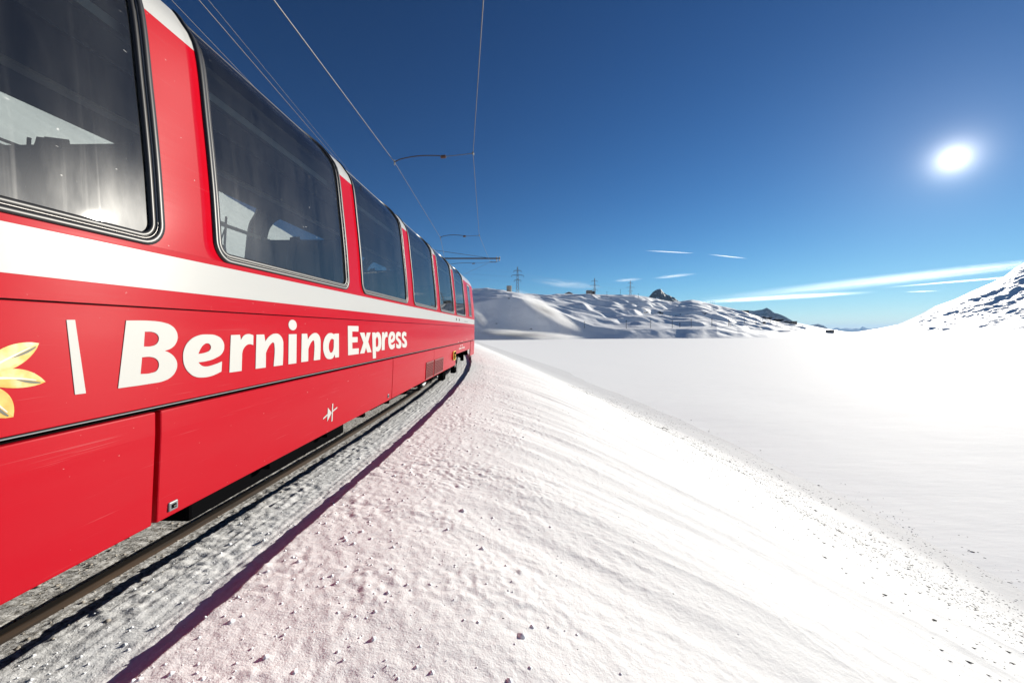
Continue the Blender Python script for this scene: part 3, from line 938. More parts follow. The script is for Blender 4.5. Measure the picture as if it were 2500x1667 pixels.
# ---- lettering
GLYPH = {"B":[[[37,42,1],[159,43,0],[226,36,0],[271,21,0],[297,-3,0],[307,-35,0],[298,-69,0],[271,-94,0],[233,-106,1],[264,-121,0],[293,-149,0],[304,-178,0],[295,-215,0],[268,-242,0],[226,-257,0],[146,-261,0],[0,-261,1]],[[126,-9,1],[170,-12,0],[193,-25,0],[200,-43,0],[191,-66,0],[166,-79,0],[121,-80,1]],[[112,-130,1],[158,-132,0],[189,-147,0],[200,-173,0],[189,-200,0],[158,-210,0],[104,-209,1]]],
"e":[[[99,-181,1],[156,-179,0],[224,-166,0],[277,-139,0],[292,-99,0],[277,-62,0],[238,-37,0],[165,-27,0],[96,-33,0],[40,-59,0],[8,-100,0],[0,-152,0],[10,-195,0],[40,-234,0],[80,-259,0],[122,-268,0],[192,-268,0],[269,-250,1],[274,-190,1],[215,-203,0],[152,-209,0],[120,-200,0]],[[99,-135,1],[113,-109,0],[135,-86,0],[161,-77,0],[183,-86,0],[189,-104,0],[179,-119,0],[152,-129,0]]],
"r":[[[13,-33,1],[93,-32,1],[101,-66,1],[126,-39,0],[172,-28,0],[220,-37,1],[218,-102,1],[178,-95,0],[143,-107,0],[121,-129,0],[112,-153,1],[107,-264,1],[0,-263,1]]],
"n":[[[9,-33,1],[91,-33,1],[102,-81,1],[146,-47,0],[216,-28,0],[275,-42,0],[309,-82,0],[313,-128,0],[306,-266,1],[196,-265,1],[206,-115,0],[195,-93,0],[160,-104,0],[126,-137,0],[109,-162,1],[107,-265,1],[0,-264,1]]],
"i":[[[5,-35,1],[113,-35,1],[109,-267,1],[0,-266,1]],[[3,40,0],[54,78,0],[115,34,0],[64,-4,0]]],
"a":[[[311,-37,1],[221,-38,1],[212,-44,1],[145,-31,0],[70,-46,0],[18,-91,0],[0,-157,0],[13,-208,0],[54,-256,0],[118,-274,0],[189,-266,0],[223,-236,1],[232,-269,1],[311,-269,1]],[[206,-96,1],[162,-86,0],[123,-110,0],[105,-156,0],[118,-198,0],[145,-217,0],[189,-197,0],[203,-165,1]]],
"E":[[[0,41,1],[270,40,1],[267,-20,1],[108,-18,1],[108,-78,1],[247,-80,1],[245,-136,1],[108,-136,1],[110,-201,1],[277,-204,1],[275,-266,1],[7,-265,1]]],
"x":[[[0,-32,1],[130,-33,1],[170,-93,1],[198,-34,1],[318,-33,1],[240,-140,1],[344,-266,1],[218,-265,1],[174,-206,1],[130,-268,1],[5,-265,1],[101,-146,1]]],
"p":[[[0,-34,1],[96,-33,1],[109,-45,1],[200,-29,0],[279,-64,0],[313,-136,0],[299,-221,0],[239,-264,0],[172,-271,0],[124,-261,1],[124,-349,1],[23,-349,1]],[[115,-117,1],[162,-87,0],[200,-119,0],[206,-161,0],[191,-202,0],[147,-214,0],[119,-205,1]]],
"s":[[[227,-109,1],[147,-90,0],[102,-104,0],[155,-131,0],[249,-174,0],[271,-217,0],[235,-261,0],[141,-273,0],[25,-256,1],[18,-193,1],[76,-210,0],[141,-214,0],[136,-191,0],[51,-153,0],[0,-107,0],[13,-64,0],[89,-31,0],[235,-46,1]]]}
def glyph_mesh(name, contours):
    cu = bpy.data.curves.new(name, 'CURVE'); cu.dimensions = '2D'; cu.fill_mode = 'BOTH'; cu.extrude = .0008; cu.resolution_u = 6
    for ct in contours:
        sp = cu.splines.new('BEZIER'); sp.bezier_points.add(len(ct)-1); sp.use_cyclic_u = True
        for bp, (x, y, c) in zip(sp.bezier_points, ct):
            bp.co = (x/1000, y/1000, 0)
            bp.handle_left_type = bp.handle_right_type = 'VECTOR' if c else 'AUTO'
    o = bpy.data.objects.new(name, cu); COL.objects.link(o)
    bpy.context.view_layer.update()
    dg = bpy.context.evaluated_depsgraph_get()
    me = bpy.data.meshes.new_from_object(o.evaluated_get(dg))
    bpy.data.objects.remove(o); bpy.data.curves.remove(cu)
    # lay it on the coach side: x along the coach, y up, thickness outwards
    co = np.empty(len(me.vertices)*3, np.float32); me.vertices.foreach_get('co', co); co = co.reshape(-1, 3)
    me.vertices.foreach_set('co', np.stack([co[:, 2], co[:, 0], co[:, 1]], 1).ravel())
    me.update(); me.name = 'letter'
    me.materials.append(M['letter'])
    return me
GM = {k: glyph_mesh('letter_'+k, v) for k, v in GLYPH.items()}
for ch, y in zip('BerninaExpress', (1.778, 2.119, 2.453, 2.694, 3.072, 3.250, 3.609, 4.120, 4.424, 4.789, 5.115, 5.366, 5.683, 5.969)):
    o = bpy.data.objects.new('letter', GM[ch]); COL.objects.link(o); o.parent = coach
    o.location = (1.3268, y-6.4, 1.5)
    o['label'] = 'white letter %s of the lettering' % ch
decal('divider_bar', [[(1.647-6.4, 1.5-.262), (1.607-6.4, 1.5-.261), (1.578-6.4, 1.539), (1.608-6.4, 1.54)][::-1]], M['letter'], off=.0022)
# flower emblem: long cream petals round a centre
fl = empty('flower_emblem', (1.3262, 1.295-6.4, 1.5-.165), parent=coach)
fl['label'] = 'cream and yellow flower emblem beside the divider bar'
def petal(ang, length, width, bend):
    ca, sa = math.cos(ang), math.sin(ang)
    def tr(x, y, o): return (o, x*ca - y*sa, x*sa + y*ca)
    n = 14; up = []; lo = []; ribs = []
    for k in range(n+1):
        t = k/n
        w_ = width*math.sin(math.pi*(.08+.92*t)**1.35)**.8
        cx = bend*math.sin(math.pi*t*.8)
        up.append((length*t, cx+w_*.5)); lo.append((length*t, cx-w_*.5)); ribs.append((length*t, cx))
    m = MB(); m.grid([[tr(*up[k], .0004), tr(*ribs[k], .0014), tr(*lo[k], .0004)] for k in range(n+1)])
    po = m.build('petal', M['petal'], fl)
    m = MB(); m.grid([[tr(ribs[k][0], ribs[k][1]+.006*(1-k/n)+.001, .0018), tr(ribs[k][0], ribs[k][1]-.003*(1-k/n)-.001, .0018)] for k in range(n-1)])
    m.build('petal_rib', M['petalwhite'], po)
    m = MB(); m.grid([[tr(ribs[k][0], ribs[k][1]-.004-.009*math.sin(math.pi*(k-8)/6.0), .0017), tr(ribs[k][0], ribs[k][1]-.004, .0017)] for k in range(8, n)])
    m.build('petal_shade', M['petalgrey'], po)
for ang, ln, wd, bd in ((30, .225, .078, .004), (-11, .215, .068, .016), (-51, .185, .085, .0), (72, .2, .065, 0), (115, .2, .06, .01), (155, .22, .066, 0), (195, .21, .06, .01), (235, .2, .06, 0), (278, .19, .06, .01)):
    petal(R(ang), ln, wd, bd)
for a in range(0, 360, 60):
    m = MB(); n = 10
    cx, cz = .022*math.cos(R(a)), .022*math.sin(R(a))
    m.add([(.003, cx+.014*math.cos(2*math.pi*k/n), cz+.014*math.sin(2*math.pi*k/n)) for k in range(n)] + [(.0005, cx+.016*math.cos(2*math.pi*k/n), cz+.016*math.sin(2*math.pi*k/n)) for k in range(n)], [tuple(range(n))] + [(k, n+k, n+(k+1) % n, (k+1) % n) for k in range(n)])
    m.build('floret', M['yellow'], fl)

# ------------------------------------------------------------------ second coach, coupled ahead
def copy_tree(o, parent=None):
    c = o.copy(); COL.objects.link(c); c.parent = parent
    for ch in o.children: copy_tree(ch, c)
    return c

# ------------------------------------------------------------------ snow clods and grit
def scatter(name, n, ysamp, tsamp, size, m, flat=.75, elong=1.0, seed=1, sink=.35, clump=False):
    rg = np.random.default_rng(seed)
    y = ysamp(rg, n); t = tsamp(rg, n, y)
    if clump:
        keep = noise2(y*.55, t*1.1, seed) + .8*rg.random(n) > .22; y = y[keep]; t = t[keep]; n = len(y)
    P0 = ground_at(y, t)
    P0[:, 2] = np.maximum(P0[:, 2], Z_LAKE)
    r = size(rg, n, y)
    ph = np.array([[0, 0, 1], [1, 0, .15], [.31, .95, -.1], [-.81, .59, .1], [-.81, -.59, -.1], [.31, -.95, .12], [0, 0, -1]], float)
    tri = np.array([[0, 1, 2], [0, 2, 3], [0, 3, 4], [0, 4, 5], [0, 5, 1], [6, 2, 1], [6, 3, 2], [6, 4, 3], [6, 5, 4], [6, 1, 5]])
    jit = rg.uniform(.65, 1.25, (n, 7, 1))
    V = ph[None]*jit*r[:, None, None]
    V[:, :, 2] *= flat
    V[:, :, 0] *= elong
    a = rg.uniform(0, 2*np.pi, n) if elong == 1.0 else rg.normal(-.45, .15, n)
    c, s_ = np.cos(a)[:, None], np.sin(a)[:, None]
    x = V[:, :, 0]*c - V[:, :, 1]*s_; yv = V[:, :, 0]*s_ + V[:, :, 1]*c
    V = np.stack([x, yv, V[:, :, 2]], -1) + P0[:, None, :]
    V[:, :, 2] += (r*flat*(1-2*sink))[:, None]
    Fx = (tri[None] + (np.arange(n)*7)[:, None, None]).reshape(-1, 3)
    o = mesh_np(name, V.reshape(-1, 3), Fx, m, True)
    return o
o = scatter('snow_clods', 4200, lambda g, n: 1.0 + 22*g.random(n)**2.0, lambda g, n, y: .85 + np.abs(g.normal(0, 1.25, n)),
            lambda g, n, y: np.clip(g.lognormal(-5.7, .6, n), .002, .02), M['clod'], .8, 1.0, 3)
tag(o, 'small snow clods strewn over the embankment beside the rails', 'snow', kind='stuff')
o = scatter('snow_crumbs', 480, lambda g, n: 1.0 + 10*g.random(n)**1.6, lambda g, n, y: 1.5 + np.abs(g.normal(0, .9, n)),
            lambda g, n, y: np.clip(g.lognormal(-4.75, .5, n), .006, .032), M['clod'], .7, 1.0, 21, .45)
tag(o, 'larger snow crumbs thrown up beside the shadowed snow ledge', 'snow', kind='stuff')
o = scatter('ballast_stones', 4200, lambda g, n: 1.0 + 24*g.random(n)**1.7, lambda g, n, y: np.clip(g.normal(.25, .33, n), -1.2, 1.0),
            lambda g, n, y: np.clip(g.lognormal(-4.9, .4, n), .004, .022), M['stonegrit'] if 'stonegrit' in M else M['concrete'], .7, 1.0, 5, .55)
tag(o, 'grey ballast stones poking through dirty snow along the rail', 'gravel', kind='stuff')
def foot_t(g, n, y):
    k = g.random(n)
    a = 13.2 + g.normal(0, 1.2, n) + .5*np.sin(y*.23+1); b = 11.0 + g.normal(0, .45, n) + .25*np.sin(y*.4); c = g.uniform(3.5, 12, n)
    return np.where(k < .5, a, np.where(k < .8, b, 12.5 - 5.5*g.random(n)**1.5))
o = scatter('grit_specks', 26000, lambda g, n: 3.0 + 36*g.random(n)**1.15, foot_t,
            lambda g, n, y: np.clip(g.lognormal(-4.85, .5, n), .003, .04), M['pebble'], .4, 1.9, 9, .4, True)
tag(o, 'dark grit specks scattered along the foot of the snow slope', 'grit', kind='stuff')
o = scatter('slope_grit', 900, lambda g, n: 1.2 + 26*g.random(n)**1.6, lambda g, n, y: 1.7 + 6*g.random(n)**1.6,
            lambda g, n, y: np.clip(g.lognormal(-6.1, .45, n)*(.5+.12*y), .0015, .012), M['pebble'], .5, 1.6, 12, .4)
tag(o, 'fine dark grit on the upper snow slope near the train', 'grit', kind='stuff')
# two dark splinters standing out of the slope foot
gp = ground_at(20.6, 12.3)[0]
st = MB(); st.path([(gp[0]-.25, gp[1], gp[2]-.05), (gp[0], gp[1]-.05, gp[2]+.10), (gp[0]+.22, gp[1]-.1, gp[2]-.02)], .022, 6)
st.path([(gp[0]-.42, gp[1]-.1, gp[2]-.05), (gp[0]-.22, gp[1]-.15, gp[2]+.09), (gp[0]-.08, gp[1]-.2, gp[2]+.0)], .018, 6)
tag(st.build('broken_branch', M['timber']), 'broken dark branch lying on snow at the foot of the embankment', 'branch')

# ------------------------------------------------------------------ overhead line
def wire(name, pts, r, label, cat='wire', group=None, sag=0.0, m='wire'):
    out_ = []
    for i in range(len(pts)-1):
        a, b = Vector(pts[i]), Vector(pts[i+1])
        for k in range(10):
            t = k/10; p = a.lerp(b, t); p.z -= sag*4*t*(1-t); out_.append(p)
    out_.append(Vector(pts[-1]))
    b_ = MB(); b_.path(out_, r, 6)
    return tag(b_.build(name, M[m], None, True), label, cat, group)
ZW = CAM_Z
N1 = px(963, 396, 8.7); N2 = px(1075, 580, 15.8)
A1 = px(1155, 375, 8.7); A2 = px(1170, 575, 15.8); A3 = px(1197, 640, 22.5)
C3 = (float(track_x(22.5))+.27, 22.5, CAM_Z+3.70)
wire('contact_wire', [(-3.2, -22, 5.2), px(668, 0, 4.45), N1, N2, C3, (float(track_x(42))+.2, 42, 5.25), (float(track_x(70))+.1, 70, 5.2)], .0065, 'thin contact wire running above the coach roof')
wire('pull_wire', [(1.2, -9, 5.5), px(1180, 0, 4.69), A1, A2, A3, (float(track_x(34))-.6, 34, CAM_Z+3.75), (float(track_x(60))+1.2, 60, 5.4)], .0055, 'outer guy wire joined to the contact wire by curved arms')
def steady(a, b, label, big=1.0):
    a = Vector(a); b = Vector(b)
    root = empty('steady_arm', a)
    tag(root, label, 'steady arm', 'steady arms of the overhead line')
    mid = a.lerp(b, .58)
    pts = []
    for k in range(15):
        t = k/14; p = a.lerp(mid, t) - a
        p.z += .05*math.sin(math.pi*t)*(1-.15*t) + .03*min(1, t*9)
        if k == 0: p.z = 0
        pts.append(p)
    end = mid - a
    MB().path(pts, .011*big, 8).build('curved_tube', M['rust'], root, True)
    q = (b-a)
    m_ = MB()
    for j in range(3):
        c = end.lerp(q, .05+.05*j); m_.beam(c - (q-end).normalized()*.02, c + (q-end).normalized()*.02, .036*big, 10)
    m_.build('insulator', M['insul'], root)
    MB().beam(end, q, .007*big, 6).build('tie_rod', M['steel'], root)
    MB().beam((0, 0, -.07), (0, 0, .05), .012*big, 6).build('wire_clamp', M['steel'], root)
    MB().beam(q+Vector((0, -.05, 0)), q+Vector((0, .05, 0)), .022*big, 6).build('wire_clip', M['steel'], root)
    return root
steady(N1, A1, 'curved steady arm with insulator, the larger one, holding the contact wire')
steady(N2, A2, 'curved steady arm with insulator, halfway to the cross arm')
steady(C3, A3, 'curved steady arm with insulator hanging just below the cross arm')

mast = empty('catenary_mast', (-7.0, 22.5, .1))
tag(mast, 'catenary mast with a long steel cross arm reaching over the coach', 'mast')
def rel(p): return (p[0]+7.0, p[1]-22.5, p[2]-.1)
tip = px(1221, 631, 22.5)
MB().beam((0, 0, -.3), (0, 0, 6.9), .13, 10, .09).build('mast_pole', M['timber'], mast, True)
MB().box(-.1, tip[0]+7.0, -.035, .035, tip[2]-.1-.033, tip[2]-.1+.033).build('cross_arm', M['rust'], mast, bevel=.008)
MB().beam((0, 0, 6.0+.35), rel(px(1187, 629, 22.5)), .012, 6).build('stay_rod', M['steel'], mast)
b_ = MB(); t_ = rel(tip)
b_.beam((t_[0]-.04, 0, t_[2]-.12), (t_[0]-.04, 0, t_[2]+.10), .03, 8); b_.build('end_pin', M['steel'], mast)
b_ = MB(); b_.beam((t_[0]-.20, 0, t_[2]-.16), (t_[0]-.20, 0, t_[2]+.10), .022, 8); b_.build('hook_bolt', M['steel'], mast)
a3 = rel(A3)
b_ = MB(); b_.path([(t_[0]-.04, 0, t_[2]-.12), (t_[0]-.22, 0, a3[2]), (a3[0], 0, a3[2])], .012, 6); b_.build('drop_link', M['steel'], mast)
b_ = MB()
for k in range(4): b_.beam((a3[0]+.05+.08*k, 0, a3[2]), (a3[0]+.08+.08*k, 0, a3[2]), .03, 8)
b_.build('strain_insulator', M['insul'], mast)

# three line wires on the mast tops, seen over the roof
FW = [((418, 0), (604, 195)), ((485, 0), (828, 398)), ((508, 0), (836, 398))]
for k, ((u0, v0), (u1, v1)) in enumerate(FW):
    ya, yb = (7.25, 12.6) if k == 0 else (7.4, 14.5)
    z_ = 6.05 + .1*k
    ya = z_*F/(808.2-v0); yb = z_*F/(808.2-v1)
    a = Vector(((u0-1250)/F*ya, ya, CAM_Z+z_)); b = Vector(((u1-1250)/F*yb, yb, CAM_Z+z_))
    d = (b-a)/(b.y-a.y)
    lab = ['thin line wire nearest the coach roof', 'thicker line wire, middle one of three above the roof', 'thin line wire, outermost of three from the coach roof'][k]
    wire('line_wire', [a-d*30, a, b, b+d*40], (.004, .0065, .004)[k], lab)

# ------------------------------------------------------------------ far side: lattice fence on the slope behind the train
lf = empty('lattice_fence', (-14.5, 7.0, 5.0))
tag(lf, 'dark steel lattice barrier on the slope seen through the coach windows', 'barrier')
for k in range(12):
    y = -2 + k*1.35
    b_ = MB(); b_.beam((0, y, -2.5), (.25, y, 2.2), .05, 6); b_.build('post', M['under'], lf)
    if k < 11:
        for q in (0, 1):
            b_ = MB(); b_.beam((.05, y, -1.6 if q else 1.6), (.2, y+1.35, 1.6 if q else -1.6), .035, 5); b_.build('brace', M['under'], lf)
for z_ in (-1.4, .2, 1.9):
    b_ = MB(); b_.beam((.1, -2.2, z_), (.1, 13.0, z_), .045, 6); b_.build('rail_bar', M['under'], lf)

# ------------------------------------------------------------------ far shore: tower, pylons, houses, line-side poles
def pylon(u, vt, vb, Y, label, arms, wide=1.0):
    x0, y0_, zb = px(u, vb, Y); zt = px(u, vt, Y)[2]
    h = zt-zb
    root = empty('pylon', (x0, y0_, zb)); tag(root, label, 'pylon', 'high voltage pylons on the hill')
    w0, w1 = h*.055*wide, h*.012
    body = MB(); rr = h*.0048
    lv = np.linspace(0, 1, 9); hw = [w0+(w1-w0)*t for t in lv]
    for i in range(4):
        sx, sy = ((1, 1), (1, -1), (-1, -1), (-1, 1))[i]; nx, ny = ((1, 1), (1, -1), (-1, -1), (-1, 1))[(i+1) % 4]
        for k in range(8):
            body.beam((sx*hw[k], sy*hw[k], h*lv[k]), (sx*hw[k+1], sy*hw[k+1], h*lv[k+1]), rr, 4)
            body.beam((sx*hw[k], sy*hw[k], h*lv[k]), (nx*hw[k+1], ny*hw[k+1], h*lv[k+1]), rr*.6, 4)
            body.beam((nx*hw[k], ny*hw[k], h*lv[k]), (sx*hw[k+1], sy*hw[k+1], h*lv[k+1]), rr*.6, 4)
    body.build('lattice_tower', M['steel'], root)
    for fz, fw in arms:
        a_ = MB(); L_ = h*fw
        for s_ in (-1, 1):
            a_.beam((0, 0, h*fz+h*.035), (s_*L_, 0, h*fz), rr*.9, 4); a_.beam((0, w1, h*fz), (s_*L_, 0, h*fz), rr, 4); a_.beam((0, -w1, h*fz), (s_*L_, 0, h*fz), rr, 4)
        ao = a_.build('cross_arm', M['steel'], root)
        for s_ in (-1, 1):
            i_ = MB(); i_.beam((s_*L_*.97, 0, h*fz), (s_*L_*.97, 0, h*fz-h*.06), rr*1.1, 5); i_.build('insulator', M['insul'], ao)
    return root
py1 = pylon(1263.5, 651, 722, 470, 'tall lattice pylon right of the concrete tower, largest of the pylons', [(.86, .13), (.70, .21), (.53, .12)])
py2 = pylon(1451.7, 679, 722, 760, 'lattice pylon rising behind the flat roofed stone house', [(.84, .18), (.58, .27), (.34, .16)])
py3 = pylon(1539, 685, 722, 800, 'lattice pylon standing between the stone house and rocky peak', [(.84, .16), (.55, .27), (.32, .16)])
def pylon_tip(u, vt, vb, Y, fz, fw, s_):
    x0, y0_, zb = px(u, vb, Y); h = px(u, vt, Y)[2]-zb
    return (x0+s_*h*fw, y0_, zb+h*fz-h*.06)
for i, (fz1, fw1, fz2, fw2, s_) in enumerate([(.86, .13, .84, .18, -1), (.70, .21, .58, .27, -1), (.53, .12, .34, .16, -1), (.70, .21, .58, .27, 1)]):
    a = pylon_tip(1263.5, 651, 722, 470, fz1, fw1, s_)
    lab = ['power line from the top arm of the largest pylon', 'power line from the long middle arm of the largest pylon', 'power line from the lowest arm of the largest pylon', 'power line from the far end of the largest pylon middle arm'][i]
    wire('power_line', [(a[0]-330, a[1]-40, a[2]+24), a, pylon_tip(1451.7, 679, 722, 760, fz2, fw2, s_), pylon_tip(1539, 685, 722, 800, fz2, fw2*.95, s_)], .030, lab, 'power line', 'power lines between the pylons', 2.5, 'steel')

# concrete tower
tx, ty, tz = px(1243, 724, 420)
tw = empty('concrete_tower', (tx, ty, tz)); tag(tw, 'round concrete tower on a low block at the hill crest', 'tower')
th = (724-698)/F*420; rr = 6.2/F*420
b_ = MB(); n = 20
prof = [(rr, 0), (rr, th-.35), (rr*1.04, th-.33), (rr*1.04, th), (rr*.9, th), (rr*.9, th-.25), (0.01, th-.25)]
b_.grid([[(r_*math.cos(2*math.pi*k/n), r_*math.sin(2*math.pi*k/n), z_) for k in range(n+1)] for r_, z_ in prof])
b_.build('tower_shaft', M['concrete'], tw, True)
for k in range(3):
    MB().box(-rr*.35, rr*.35, -rr-.06, -rr+.3, th*(.2+.26*k), th*(.2+.26*k)+.06).build('formwork_band', M['stone'], tw)
MB().box(-rr*2.1, rr*1.3, -rr*1.6, rr*1.2, -2.5, 1.1).build('base_block', M['concrete'], tw, bevel=.1)
MB().box(-rr*2.2, rr*1.4, -rr*1.7, rr*1.3, 1.105, 1.35).build('base_coping', M['stone'], tw)

def house(u0, u1, vt, vb, Y, depth, label, roof='flat', wall='stone', nwin=3, cat='house', name='stone_house'):
    x0, _, zb = px(u0, vb, Y); x1 = px(u1, vb, Y)[0]; zt = px(u0, vt, Y)[2]
    w_, h = x1-x0, zt-zb
    root = empty(name, ((x0+x1)/2, Y, zb)); tag(root, label, cat)
    hw = h if roof == 'flat' else h*.55
    MB().box(-w_/2, w_/2, 0, depth, -3, hw).build('wall', M[wall], root)
    if roof == 'flat':
        MB().box(-w_/2-.3, w_/2+.3, -.3, depth+.3, hw+.002, hw+.35).build('roof', M['hillsnow'], root)
        MB().box(-w_/2-.32, w_/2+.32, -.34, -.302, hw-.1, hw+.25).build('eave_board', M['timber'], root)
    else:
        for s_ in (-1, 1):
            b_ = MB(); b_.add([(0, -.6, h), (0, depth+.6, h), (s_*(w_/2+.7), depth+.6, hw-.25), (s_*(w_/2+.7), -.6, hw-.25), (0, -.6, h+.4), (0, depth+.6, h+.4), (s_*(w_/2+.7), depth+.6, hw+.15), (s_*(w_/2+.7), -.6, hw+.15)], [(0, 1, 2, 3), (4, 7, 6, 5), (0, 3, 7, 4), (1, 5, 6, 2), (3, 2, 6, 7), (0, 4, 5, 1)])
            b_.build('roof', M['hillsnow'], root)
        b_ = MB(); b_.add([(-w_/2, 0, hw), (w_/2, 0, hw), (0, 0, h), (-w_/2, .3, hw), (w_/2, .3, hw), (0, .3, h)], [(0, 1, 2), (3, 5, 4)]); b_.build('gable', M[wall], root)
    for k in range(nwin):
        xc = -w_/2 + w_*(k+.5)/nwin
        we = MB(); we.box(xc-.45, xc+.45, -.10, -.01, hw*.35, hw*.35+min(1.4, hw*.4)); wo = we.build('window', M['timber'], root)
        we = MB(); we.box(xc-.36, xc+.36, -.13, -.102, hw*.35+.1, hw*.35+min(1.4, hw*.4)-.1); we.build('pane', M['darkglass'], wo)
    return root
house(1433, 1446, 709, 721, 640, 9, 'square flat roofed stone house below the middle pylon', 'flat', 'stone', 3)
house(1446.2, 1452.5, 711, 721, 643, 7, 'dark annex joined to the flat roofed stone house', 'flat', 'timber', 1)
house(1380, 1398, 712.5, 721, 620, 10, 'small gabled hut with snowy roof on the hill crest', 'gable', 'timber', 2, 'hut', 'gabled_hut')
house(1804, 1828, 758, 765.5, 690, 10, 'long low dark building on the slope beneath the blue ridge', 'flat', 'timber', 6, 'building', 'long_building')
for k, (u0, u1, vt, vb) in enumerate([(1858, 1872, 772, 777), (1873, 1886, 775, 781), (1887, 1899, 777, 785), (1900, 1914, 779, 786), (1915, 1928, 782, 787), (1929, 1946, 784.5, 791)]):
    labs = ['uppermost dark station building in the row below the blue ridge', 'second dark station building down the row below the blue ridge', 'third dark station building down the row, taller than its neighbours', 'fourth brown station building down the row below the blue ridge', 'fifth brown station building down the row, next to the last', 'lowest brown building at the end of the station row']
    house(u0, u1, vt, vb, 640-k*8, 8, labs[k], 'flat' if k % 2 else 'gable', 'timber' if k < 4 else 'stone', 3, 'building', 'station_building')
house(2024, 2037, 806, 812.5, 520, 6, 'lone low shed on the far shore before the snowy right hill', 'flat', 'stone', 2, 'shed', 'shore_shed')
x_, y_, z_ = hill_point(1866, 789)
kk = empty('track_kiosk', (x_, y_, z_-.3)); tag(kk, 'tiny kiosk beside the line under the station buildings', 'kiosk')
MB().box(-1.2, 1.2, -1, 1, 0, 2.6).build('wall', M['timber'], kk); MB().box(-1.5, 1.5, -1.3, 1.3, 2.602, 2.85).build('roof', M['hillsnow'], kk)

def pole(u, vt, vb, label, group='poles of the line along the far shore', frame=False, name='line_pole'):
    x, y, z = hill_point(u, vb)
    h = (vb-vt)/F*y
    root = empty(name, (x, y, z-.3)); tag(root, label, 'pole', group)
    MB().beam((0, 0, -.5), (0, 0, h+.3), .20, 6, .14).build('shaft', M['pole'], root)
    MB().box(-.9, .9, -.08, .08, h-.5, h-.32).build('crosspiece', M['pole'], root)
    if frame:
        MB().beam((0, 0, h*.95), (h*.35, 0, -.4), .14, 6).build('strut', M['pole'], root)
        MB().beam((0, 0, h*.8), (h*.2, 0, -.4), .10, 6).build('strut', M['pole'], root)
for u, vt, vb, lab in ((1426.5, 784, 801, 'shore line pole below the flat roofed stone house'), (1529, 781, 802, 'shore line pole below the pylon beside the rocky peak'),
                       (1588, 781, 801, 'shore line pole below the pylon-side shoulder of the rocky peak'), (1640.8, 781, 801, 'tall shore line pole next to the short stumpy pole'),
                       (1687.5, 779, 799.5, 'shore line pole midway between stumpy pole and aerial masts'), (1737.5, 777.5, 797.5, 'shore line pole below the cluster of aerial masts'),
                       (1817.5, 775.5, 792.5, 'sunlit shore line pole below the long low dark building'), (1846, 773.5, 792.5, 'sunlit shore line pole just before the station row'),
                       (1881, 773.5, 791.5, 'sunlit shore line pole in front of the station row')):
    pole(u, vt, vb, lab)
pole(1660, 788, 800, 'short stumpy pole between taller ones of the shore line')
pole(1779, 777.5, 796, 'strutted pole of the shore line with two slanting legs', frame=True)
for u, vt, vb, lab in ((1482, 711.5, 721.5, 'crest pole nearest the flat roofed stone house'), (1515, 706.5, 719.5, 'tallest crest pole, beside the pylon near the rocky peak'), (1558.5, 716, 730, 'crest pole at the foot of the rocky peak')):
    pole(u, vt, vb, lab, 'poles on the hill crest')
for u, vt, vb in ((1734.5, 733, 741), (1739.5, 732.5, 741), (1744, 733, 741)):
    pole(u, vt, vb, 'short aerial mast in a cluster on the hill shoulder', 'aerial masts on the hill shoulder')

# the next coach of the train, round the curve
SKIP = ('seat', 'table', 'interior_arch', 'stencil_mark', 'stencil_row', 'sleeper')
yA, yB = 19.3, 30.0
pA = Vector((float(track_x(yA)), yA, 0)); pB = Vector((float(track_x(yB)), yB, 0))
c2 = coach.copy(); COL.objects.link(c2); c2.parent = None
mid = (pA+pB)/2; d_ = pB-pA
c2.location = (mid.x, mid.y, GRADE*mid.y); c2.rotation_euler = (GRADE, 0, -math.atan2(d_.x, d_.y))
for ch in list(coach.children):
    if ch.name.split('.')[0] not in SKIP: copy_tree(ch, c2)
c2['label'] = 'second red coach coupled behind the end of the lettered coach'

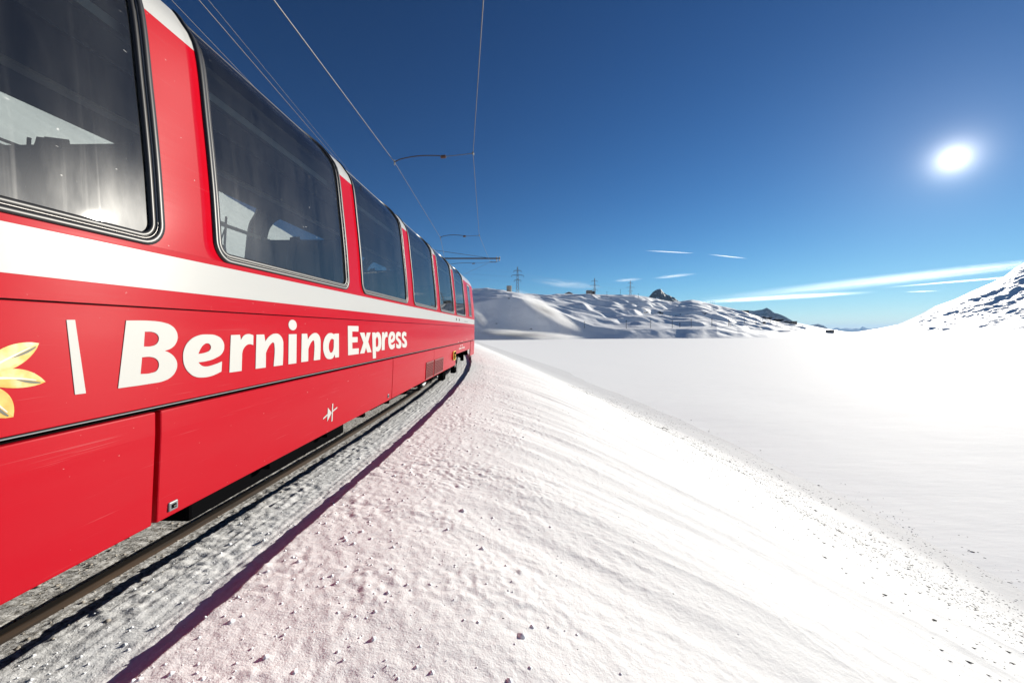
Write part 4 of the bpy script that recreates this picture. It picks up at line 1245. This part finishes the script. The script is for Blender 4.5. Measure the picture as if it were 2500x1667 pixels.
# ------------------------------------------------------------------ clouds, contrails and blowing snow
def puff(name, a, b, rad_v, rad_d, density, nscale, label, cat, thresh=(.35, .7), aniso=.5, col=(1, 1, 1), kind=None, group=None, warp=1.0):
    """soft ellipsoid of vapour or spindrift between two points"""
    a = Vector(a); b = Vector(b); c = (a+b)/2; ax = (b-a); L_ = ax.length/2; ax.normalize()
    m = bpy.data.materials.new(name + ' volume'); m.use_nodes = True
    m.node_tree.nodes.remove(P(m)); o_ = m.node_tree.nodes['Material Output']
    pv = N(m, 'ShaderNodeVolumePrincipled')
    pv.inputs['Color'].default_value = (*col, 1); pv.inputs['Anisotropy'].default_value = aniso
    t = N(m, 'ShaderNodeTexCoord')
    ln = N(m, 'ShaderNodeVectorMath'); ln.operation = 'LENGTH'; L(m, t.outputs['Object'], ln.inputs[0])
    fall = maprange(m, ln.outputs['Value'], 1.0, .15, 0, 1)
    nz = noise(m, coords(m, nscale), 1.0, 5, .6)
    f = mathn(m, 'MULTIPLY', mathn(m, 'POWER', fall, 1.4), maprange(m, nz, thresh[0], thresh[1], 0, 1))
    L(m, mathn(m, 'MULTIPLY', f, density), pv.inputs['Density'])
    L(m, pv.outputs[0], o_.inputs['Volume'])
    mb = MB(); n = 16; rows = []
    for i in range(n+1):
        th_ = math.pi*i/n
        rows.append([(math.cos(th_), math.sin(th_)*math.cos(2*math.pi*k/n), math.sin(th_)*math.sin(2*math.pi*k/n)) for k in range(n+1)])
    mb.grid(rows)
    o = mb.build(name, m, None, True)
    bm = bmesh.new(); bm.from_mesh(o.data); bmesh.ops.remove_doubles(bm, verts=bm.verts, dist=1e-4)
    bmesh.ops.recalc_face_normals(bm, faces=bm.faces); bm.to_mesh(o.data); bm.free()
    up = Vector((0, 0, 1)); side = up.cross(ax).normalized(); up = ax.cross(side)
    o.matrix_world = Matrix.Translation(c) @ Matrix(((ax.x, side.x, up.x, 0), (ax.y, side.y, up.y, 0), (ax.z, side.z, up.z, 0), (0, 0, 0, 1))) @ Matrix.Diagonal((L_, rad_d, rad_v, 1))
    return tag(o, label, cat, group, kind)
YK = 16000
puff('cirrus_band', px(1560, 752, YK), px(2800, 612, YK), 270, 1400, .00027, (1.6, 3.0, 14.0), 'long pale cirrus band rising behind the right hill', 'cloud', (.38, .68), .6)
puff('cirrus_streak', px(1640, 742, YK+900), px(2150, 712, YK+900), 120, 600, .0016, (2, 1.5, 6), 'narrow cirrus streak under the beginning of the long band', 'cloud', (.3, .65), .6)
puff('contrail', px(2130, 704.5, YK-800), px(2620, 664, YK-800), 42, 90, .0055, (6, 1, 1), 'straight contrail just under the long cirrus band', 'contrail', (.1, .4), .6)
puff('contrail', px(2200, 713, YK), px(2300, 710, YK), 26, 50, .007, (2, 1, 1), 'very short low contrail left of the right hill', 'contrail', (.1, .4), .6)
puff('contrail', px(1568, 611.5, YK), px(1705, 619, YK), 24, 60, .016, (3, 1, 1), 'short bright contrail high above the rocky peak', 'contrail', (.1, .4), .5)
puff('contrail', px(1722, 620.5, YK), px(1832, 632, YK), 24, 60, .014, (5, 1, 2), 'second short contrail, broken and slanting away from the sun side', 'contrail', (.2, .5), .5)
puff('cloud_wisp', px(1290, 684, YK), px(1480, 704, YK), 190, 500, .0011, (2.2, 1, 2.5), 'faint cloud wisp beside the largest pylon', 'cloud', (.38, .7), .5)
puff('cloud_wisp', px(1490, 686, YK), px(1572, 681, YK), 70, 300, .0022, (2, 1, 2), 'small faint cloud wisp above the pylon near the rocky peak', 'cloud', (.3, .7), .5)
puff('cloud_wisp', px(1585, 680, YK), px(1705, 668, YK), 70, 300, .0022, (2, 1, 2), 'small faint cloud wisp above the rocky peak', 'cloud', (.3, .7), .5)
SP = [(px(1250, 706, 336), px(1425, 812, 297), 6.0, 7, .75), (px(1120, 806, 300), px(1440, 826, 285), 3.6, 9, .8), (px(1150, 750, 316), px(1196, 812, 297), 4.5, 6, .4)]
for k, (a, b, rv, rd, de) in enumerate(SP):
    puff('blowing_snow', a, b, rv, rd, de, (1.6, 1.3, 1.6), ['plume of blowing snow streaming down from the concrete tower', 'low veil of blowing snow along the far lake shore', 'plume of blowing snow beside the end of the coach'][k], 'blowing snow', (.36, .68), .35, (1, 1, 1), 'stuff')

# ------------------------------------------------------------------ thin blue air between here and the far ranges
lo = min(min((o.matrix_world @ v.co).z for v in o.data.vertices) for o in COL.objects if o.type == 'MESH' and o.get('kind') == 'structure' and len(o.data.vertices) < 90000)
m = bpy.data.materials.new('thin alpine air'); m.use_nodes = True
m.node_tree.nodes.remove(P(m))
pv = N(m, 'ShaderNodeVolumePrincipled'); pv.inputs['Color'].default_value = (.36, .62, 1.0, 1); pv.inputs['Density'].default_value = 2.6e-5; pv.inputs['Anisotropy'].default_value = .1
L(m, pv.outputs[0], m.node_tree.nodes['Material Output'].inputs['Volume'])
hz = MB().box(-7000, 34000, -2500, 31000, lo-1.0, 420).build('haze', m)
tag(hz, kind='stuff')
